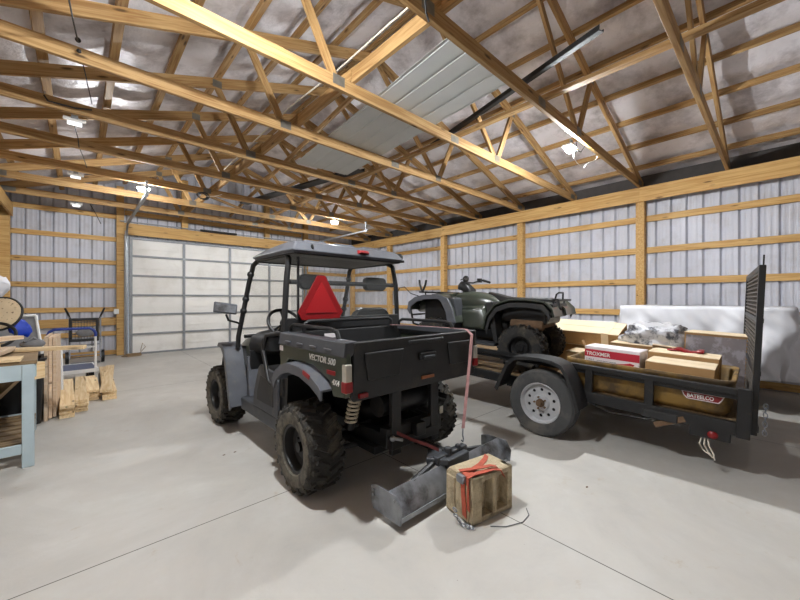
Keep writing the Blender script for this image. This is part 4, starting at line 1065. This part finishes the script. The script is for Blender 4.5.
# ------------------------------------------------------------------ things lying up on the chords
o = thing('metal_sheet', 'dull white ribbed roofing sheet lying across the bottom chords', 'sheet', (2.98, 3.66, 3.712), (0,0,math.radians(-5)))
mb = MB(); pr = []
for i in range(5):
    x = -.46+.23*i
    pr += [(x-.02,0),(x-.012,.008),(x+.012,.008),(x+.02,0)]
low = [(a, b-.004) for a, b in pr]
mb.prism(pr+low[::-1], 'y', -1.75, 1.75); mb.build('ribbed_sheet', M['paneldull'], o)
def channel(name, p0, p1, w, h, m):
    p0, p1 = V(p0), V(p1); L = (p1-p0).length
    mb = MB().box((L/2,0,0), (L,w,.006)).box((L/2,w/2,h/2), (L,.006,h)).box((L/2,-w/2,h/4), (L,.006,h/2))
    o = mb.build(name, m); x = (p1-p0).normalized(); y = V((0,0,1)).cross(x).normalized(); z = x.cross(y)
    o.matrix_world = Matrix(((x.x,y.x,z.x,p0.x),(x.y,y.y,z.y,p0.y),(x.z,y.z,z.z,p0.z),(0,0,0,1))); return o
tag(channel('steel_channel', (3.24,1.02,3.706), (4.14,3.9,3.835), .055, .045, M['black']), 'black steel channel resting over the chords above the trailer', 'channel')
tag(channel('steel_channel', (2.92,8.7,3.72), (3.66,5.0,3.72), .20, .06, M['black']), 'wide black steel channel resting on the chords above the vehicle roof', 'channel')

# ------------------------------------------------------------------ cords and cables overhead
def cord(name, pts, r, m, label): return tag(MB().tube(pts, r, 6).build(name, M[m]), label, 'cable')
cord('pull_cord', [at(68,-6,Y=3.2), at(73,20,Y=3.7), at(78,42,Y=4.2)], .006, 'cable', 'black cord descending from the roof to a knot on a chord near the workbench corner')
kn = MB().ball(at(78,40,Y=4.19), .022, 8, 6).ball(at(79,51,Y=4.21), .018, 8, 6).build('cord_knot', M['cable']); tag(kn, 'black knotted clip hanging on the chord by the pull cord', 'clip')
cord('pull_cord', [at(79,51,Y=4.22), at(84,68,Y=4.6), at(92,104,Y=5.42)], .005, 'cable', 'black cord running from the knotted clip to the work light bracket')
cord('lamp_cord', [at(44,95,Y=5.44), at(48,101,Y=5.42), at(60,104,Y=5.42), at(75,108,Y=5.42), at(92,110,Y=5.42)], .009, 'cable', 'black lamp cord stapled along the chord by the tilted work light')
cord('lamp_cord', [at(72,118,Y=5.6), at(75,128,Y=5.9), at(78,138,Y=6.5), at(79,147,Y=6.66)], .006, 'cable', 'black cord sagging between two chords over the workbench')
cord('lamp_cord', [at(79,147,Y=6.68), at(83,156,Y=7.2), at(87,168,Y=7.9)], .006, 'cable', 'black cord going on from the second chord toward the white light over the lumber')
cord('white_cable', [(2.05,.6,3.93),(2.03,1.7,3.88),(2.04,2.4,3.90),(2.02,3.2,3.87),(1.98,4.2,3.89),(2.0,6.0,3.87),(2.02,8.0,3.88)], .009, 'whitecable', 'white electric cable running along the long brace board')
cord('white_cable', [at(573,152,Y=1.90), at(574,158,Y=1.88), at(577,163,Y=1.88), at(583,168,Y=1.88), at(588,163,Y=1.88), at(596,160,Y=1.87), at(598,154,Y=1.84)], .005, 'white', 'white lamp cord looped below the light above the trailer')
cord('lamp_cord', [at(576,141,Y=1.87), at(577,150,Y=1.89), at(581,152,Y=1.89), at(585,146,Y=1.88)], .006, 'cable', 'dark lamp cord curled next to the light above the trailer')
cord('hanging_cord', [at(425,-4,Y=1.7), at(426,12,Y=1.74), at(429,22,Y=1.75)], .008, 'cable', 'short black cord with hook hanging by the chord above the metal sheets')
cord('pull_cord', [at(90,204,Y=11.4), at(96,214,Y=11.55), at(101,224,Y=11.6)], .008, 'cable', 'thin cord on the wall above the hand truck')
hoist = thing('cord_coil', 'tangled cord bundle hanging under a chord in front of the overhead door', 'cable', at(203,196,Y=7.75))
mb = MB()
for i in range(4):
    mb.tube([(.07*math.cos(a)*(1+.2*i), .03*math.sin(a*2+i), .05*math.sin(a)*(1+.15*i)) for a in [2*PI*k/14 for k in range(14)]], .008, 5, True)
mb.build('coil', M['cable'], hoist)
MB().tube([(.05,0,0),(.2,0,.03),(.35,0,.10)], .007, 5).build('tail', M['whitecable'], hoist)

# ------------------------------------------------------------------ workbench group
wb = thing('workbench', 'pale blue painted workbench at the wall, lumber piled on it', 'workbench', (-.695, 5.0, 0), (0,0,math.radians(3)))
WX, WY = .38, .60
MB().span((-WX-.02,-WY-.02,.885), (WX+.02,WY+.06,.915)).build('bench_top', M['oldwood'], wb, .004)
for s in (-1, 1):
    MB().span((-WX,s*WY-.02,.75), (WX,s*WY+.02,.885)).build('apron', M['bluepaint'], wb, .004)
    MB().span((s*WX-.015,-WY,.77), (s*WX+.015,WY,.885)).build('apron', M['bluepaint'], wb, .004)
    MB().span((-WX,s*WY-.018,.12), (WX,s*WY+.018,.20)).build('stretcher', M['bluepaint'], wb, .004)
    for t_ in (-1, 1): MB().span((s*(WX-.035)-.038,t_*(WY-.01)-.04,0), (s*(WX-.035)+.038,t_*(WY-.01)+.04,.885)).build('leg', M['bluepaint'], wb, .006)
mb = MB()
for i in range(7): mb.span((-WX,-WY+.1+i*.17,.17), (WX,-WY+.22+i*.17,.19))
mb.build('lower_shelf', M['oldwood'], wb)
def board(name, label, p0, p1, w, h, m, up=(0,0,1), cat='board', group=None):
    return tag(beam(name, p0, p1, w, h, M[m], None, up), label, cat, group)
board('slanted_board', 'weathered board leaning on the shelf under the blue workbench', (-.86,4.62,.22), (-.50,5.35,.62), .12, .04, 'oldwood')
board('slanted_board', 'second weathered board on the shelf deep under the blue workbench', (-.98,4.8,.21), (-.80,5.5,.22), .14, .04, 'oldwood')
# lumber on the bench
Z = .917
board('scrap_board', 'flat plywood offcut on the bench top at the front edge', (-1.08,4.50,Z+.012), (-.36,4.50,Z+.012), .26, .022, 'lumber')
board('scrap_board', 'pinkish sawn plank end lying slanted on the bench', (-.60,4.55,Z+.045), (-.53,5.15,Z+.045), .15, .038, 'plywood')
board('scrap_board', 'pale board lying beside the pinkish plank on the bench', (-.86,4.48,Z+.045), (-.74,5.25,Z+.045), .14, .038, 'lumber')
board('scrap_board', 'pale thick board crossing on top of the bench pile', (-1.05,4.85,Z+.085), (-.58,5.1,Z+.085), .15, .04, 'lumber')
board('scrap_board', 'pale board lying along the wall side of the bench', (-1.0,4.5,Z+.045), (-.98,5.3,Z+.045), .1, .038, 'lumber')
board('scrap_board', 'wide pale board on top of the bench pile toward the wall', (-.82,5.05,Z+.125), (-.48,5.5,Z+.125), .14, .038, 'plywood')
board('two_by_four', 'long two by four sticking out past the end of the bench', (-.62,5.24,Z+.022), (.055,5.02,Z+.022), .089, .038, 'lumber')
board('corner_block', 'upright pale wood block hanging at the bench corner', (-.345,4.52,.80), (-.245,4.62,.80), .06, .15, 'lumber')
jar = MB().ball((-.36,5.45,Z+.05), (.10,.06,.05), 12, 7).tube([(-.42,5.4,Z+.08),(-.36,5.43,Z+.12),(-.29,5.46,Z+.07)], .014, 7).build('grey_rag', M['chairgrey']); tag(jar, 'grey rag bundled on the bench behind the boards', 'rag')
# upright panels and dark tub past the bench end
for i in range(3):
    o = MB().box((0,0,.5), (.03,.62,.97+.03*(i == 2))).build('plywood_panel', M['plywood'], None, .002)
    o.location = (-.20-.036*i, 6.30-.05*i, 0); o.rotation_euler = (0, math.radians(0), math.radians(-2))
    tag(o, ['outer plywood panel standing on edge past the bench, facing the open floor', 'middle plywood panel standing on edge past the bench', 'inner plywood panel standing on edge against the dark bin'][i], 'panel')
bn = thing('dark_bin', 'black bin between the blue bench and the standing plywood', 'bin', (-.47, 6.02, 0))
MB().loft([rrect(-.17,.15,-.2,.22,.04,0), rrect(-.2,.18,-.22,.25,.05,.72), rrect(-.22,.2,-.24,.27,.05,.74), rrect(-.22,.2,-.24,.27,.05,.76), rrect(-.16,.14,-.19,.21,.04,.75), rrect(-.15,.13,-.18,.2,.04,.1)]).build('bin_body', M['black'], bn)
# chair, cushion, tarp, bundle stacked behind the bench on a shelf cart
shf = thing('storage_shelf', 'low wooden storage shelf behind the workbench by the wall', 'shelf', (-.80, 6.35, 0))
MB().span((-.10,-.55,.86), (.12,.30,.90)).span((-.10,-.55,.2), (.12,.30,.24)).build('shelf_board', M['oldwood'], shf)
for sx in (-.08,.10):
    for sy in (-.52,.27): MB().span((sx-.02,sy-.02,0), (sx+.02,sy+.02,.86)).build('leg', M['oldwood'], shf)
ch_ = thing('patio_chair', 'white framed patio chair with grey sling back behind the bench', 'chair', (-.615, 7.3, 0), (0,0,math.radians(20)))
MB().tube([(-.26,.30,1.20),(.26,.30,1.20)], .018).tube([(-.26,.30,1.20),(-.27,.02,.44)], .018).tube([(.26,.30,1.20),(.27,.02,.44)], .018).build('back_frame', M['white'], ch_)
MB().loft([[(-.25,.30,1.19),(.25,.30,1.19),(.25,.31,1.19),(-.25,.31,1.19)], [(-.26,.02,.44),(.26,.02,.44),(.26,.03,.44),(-.26,.03,.44)]]).build('sling_back', M['chairgrey'], ch_)
MB().span((-.26,-.48,.42), (.26,.03,.45)).build('seat', M['chairgrey'], ch_, .01)
for s in (-1, 1):
    MB().tube([(s*.30,.14,.70),(s*.31,-.1,.72),(s*.31,-.42,.70),(s*.30,-.46,.42),(s*.30,-.48,.0)], .017).build('arm', M['white'], ch_)
    MB().tube([(s*.29,.18,.74),(s*.29,.06,.42),(s*.29,.10,0)], .017).build('rear_leg', M['white'], ch_)
cu_ = thing('round_cushion', 'round cream floral cushion with a dark rim behind the bench', 'cushion', at(-1,314,Y=6.1), (math.radians(68),math.radians(8),math.radians(-24)))
MB().lathe([(0,-.04),(.16,-.035),(.195,-.01),(.195,.01),(.16,.035),(0,.04)], 'z', (0,0,0), 36, closed=False).build('pad', M['floral'], cu_, ang=60)
MB().tube([(.20*math.cos(2*PI*k/36), .20*math.sin(2*PI*k/36), 0) for k in range(36)], .014, 8, True).build('rim', M['black'], cu_)
tag(MB().tube([at(-5,335,Y=5.95)+V((.16*math.cos(a), .05*math.sin(a), .13*math.sin(a))) for a in [2*PI*k/24 for k in range(24)]], .016, 8, True).build('rubber_hoop', M['black']), 'black rubber hoop in front of the floral cushion', 'hoop')
mb = MB(); rings = []
for i in range(10):
    f = i/9; c = at(12+18*f, 327+4*f, Y=6.25); r_ = .02+.085*math.sin(PI*min(.95,f*.8+.15))
    rings.append([(c.x+.06*math.cos(2*PI*k/14)*r_/.1, c.y+r_*math.cos(2*PI*k/14)*.5, c.z+r_*math.sin(2*PI*k/14)*(1+.3*math.sin(k*2.3+i))) for k in range(14)])
tag(mb.loft(rings).build('blue_tarp', M['bluetarp'], ang=50), 'bright blue folded tarp heaped behind the bench', 'tarp')
mb = MB(); rings = []
for i in range(8):
    f = i/7; c = at(-8+17*f, 288-3*f, Y=6.2); r_ = .12*math.sin(PI*(.25+.7*f))
    rings.append([(c.x+r_*math.cos(2*PI*k/12)*.5, c.y+r_*math.cos(2*PI*k/12), c.z+r_*math.sin(2*PI*k/12)*(1+.25*math.sin(k*1.9+i))) for k in range(12)])
bun = mb.loft(rings).build('white_bundle', M['sheet'], ang=50); tag(bun, 'white cloth bundle on the tall cabinet at the wall', 'cloth')
cab = thing('tall_cabinet', 'narrow dark cabinet at the wall behind the bench, cloth bundle on it', 'cabinet', (-.99, 6.25, 0))
MB().span((-.1,-.3,0), (.07,.3,1.42)).build('cabinet_body', M['darkgrey'], cab, .01)
# platform cart
ct = thing('platform_cart', 'blue handled platform cart with grey-blue deck near the corner', 'cart', (-.06, 8.28, 0), (0,0,math.radians(4)))
MB().span((-.36,-.25,.205), (.30,.55,.245)).build('deck', M['cartdeck'], ct, .01)
MB().span((-.37,-.26,.19), (.31,-.235,.25)).span((-.37,.535,.19), (.31,.56,.25)).span((-.37,-.26,.19), (-.345,.56,.25)).span((.285,-.26,.19), (.31,.56,.25)).build('deck_edge', M['white'], ct, .004)
hd = MB().tube([(-.32,-.2,.25),(-.32,-.2,.62)], .017).tube([(.27,-.2,.25),(.27,-.2,.80)], .017).build('handle_upright', M['white'], ct)
MB().tube([(-.32,-.2,.60),(-.32,-.2,.86),(-.30,-.2,.91),(-.25,-.2,.945),(.19,-.2,.945),(.245,-.2,.91),(.27,-.2,.86),(.27,-.2,.80)], .022, 10).build('handle', M['blue'], hd)
MB().cyl((-.32,-.2,.62), (.27,-.2,.62), .012).build('cross_bar', M['white'], hd)
for x in (-.28,.22):
    for y in (-.15,.45):
        MB().cyl((x-.02,y,.075), (x+.02,y,.075), .075, n=20).span((x-.035,y-.03,.12), (x+.035,y+.03,.19)).build('caster', M['black'], ct)
# hand truck against the wall
ht = thing('hand_truck', 'grey hand truck with dark handle grips against the wall', 'hand truck', (.12, 10.55, 0))
for s in (-1, 1):
    MB().tube([(s*.26,.0,.12),(s*.26,.22,1.0),(s*.30,.20,1.16)], .018).build('side_tube', M['steel'], ht)
    MB().tube([(s*.255,.225,1.0),(s*.275,.21,1.08),(s*.33,.10,1.24)], .02).build('grip', M['black'], ht)
    MB().cyl((s*.30-.03,.10,.14), (s*.30+.03,.10,.14), .14, n=24).build('wheel', M['black'], ht)
mb = MB()
for z in (.2,.42,.66,.92): mb.tube([(-.26,.25*(z-.12),z),(.26,.25*(z-.12),z)], .013)
mb.build('cross_tube', M['steel'], ht)
MB().span((-.24,-.22,.03), (.24,.02,.045)).build('toe_plate', M['steel'], ht)
cg_ = thing('folded_mesh_crate', 'black folded mesh crate strapped on the hand truck', 'crate', (.10, 10.50, 0))
mb = MB().span((-.25,.02,.50), (.25,.08,.56)).span((-.25,.12,.96), (.25,.18,1.02)).span((-.25,.05,.5), (-.2,.14,1.0)).span((.2,.05,.5), (.25,.14,1.0))
mb.build('crate_frame', M['black'], cg_, .008)
mb = MB()
for i in range(9): mb.tube([(-.2+.05*i,.06,.53),(-.2+.05*i,.14,.98)], .005, 5)
for i in range(8): mb.tube([(-.22,.06+.011*i,.56+.055*i),(.22,.06+.011*i,.56+.055*i)], .005, 5)
mb.build('crate_mesh', M['darkgrey'], cg_)
MB().ball((.02,.04,.70), (.16,.04,.10), 14, 8).build('net_bag', M['chairgrey'], cg_)
# lumber piles on the floor
def pile(x, y0, L, ang, n, w, names, zstep=.039):
    for i in range(n):
        dx = random.uniform(-.012,.012); dl = random.uniform(-.06,.06); a = ang+random.uniform(-.02,.02)
        z = .0195+zstep*i
        p0 = V((x+dx, y0+dl, z)); p1 = p0 + V((math.sin(a)*L, math.cos(a)*L, 0))
        board('two_by_six', names(i, n), p0, p1, w, .037, 'lumber', cat='board')
LV = ['bottom','second','third','fourth','top']
def nm(which): return lambda i, n: f'{"topmost" if i == n-1 else LV[i]} board of the {which}'
pile(-.095, 5.92, 1.95, .0, 4, .135, nm('pale lumber stack closest to the standing plywood'))
pile(.035, 6.05, 1.85, .01, 4, .125, nm('second pale lumber stack from the standing plywood'))
pile(.165, 6.70, 1.25, .0, 4, .135, nm('third lumber stack, in front of the platform cart'))
pile(.33, 6.55, 2.5, .03, 3, .16, nm('outermost lumber stack, toward the open floor'))
board('two_by_six', 'board lying askew on top of the outermost lumber stack', (.29,6.52,.137), (.46,8.9,.137), .13, .037, 'lumber')
# outlet and coiled hose by the door
ob = MB().span((-.05,-.03,-.065), (.05,.02,.065)).build('outlet_box', M['white'], None, .008); ob.location = (.72, YB-.0, 1.13); tag(ob, 'small white outlet box on the post beside the overhead door', 'outlet')
hs = MB()
for i in range(3): hs.tube([(.20*math.cos(2*PI*k/24)*(1-.12*i)+.02*i, .12*math.sin(2*PI*k/24)*(1-.1*i), .012+.02*i) for k in range(24)], .010, 6, True)
hs.tube([(.15,.1,.02),(.3,.12,.2),(.24,.15,.30),(.2,.16,.1)], .008, 6)
o = hs.build('hose_coil', M['oldwood']); o.location = (1.0, YB-.35, 0); tag(o, 'small coil of brownish hose on the floor at the door track', 'hose')
lf = [ -1 ]
# leaf litter specks on the concrete
for i, (px, py) in enumerate(((224,455),(235,452),(587,487))):
    p = at(px, py, Z=.002); o = MB().ball((0,0,.003), (.014,.008,.003), 8, 5).build('dry_crumb', M['rust']); o.location = (p.x,p.y,0)
    tag(o, ['tiny dark crumb on the floor, of a close pair the one nearer the workbench', 'tiny dark crumb on the floor beside the rear wheel of the vehicle', 'tiny dark crumb on the floor between block and trailer wheel'][i], 'crumb')

# ------------------------------------------------------------------ camera, world, colour
cam = bpy.data.cameras.new('camera'); cam.sensor_width = 36; cam.lens = 36*350/800; cam.clip_start = .02
cam.shift_y = (300-299)/800*-1
co = bpy.data.objects.new('camera', cam); C.objects.link(co)
co.location = (0,0,1.45); co.rotation_euler = (PI/2, 0, -AY)
sc = bpy.context.scene; sc.camera = co
w = bpy.data.worlds.new('world'); sc.world = w; w.use_nodes = True
w.node_tree.nodes['Background'].inputs[0].default_value = (.5,.55,.6,1); w.node_tree.nodes['Background'].inputs[1].default_value = .1
sc.view_settings.view_transform = 'Standard'; sc.view_settings.look = 'None'; sc.view_settings.gamma = 1; sc.view_settings.use_curve_mapping = False
sc.view_settings.exposure = 2.35
sc.cycles.max_bounces = 8; sc.cycles.diffuse_bounces = 3; sc.cycles.sample_clamp_indirect = 6; sc.cycles.use_denoising = True
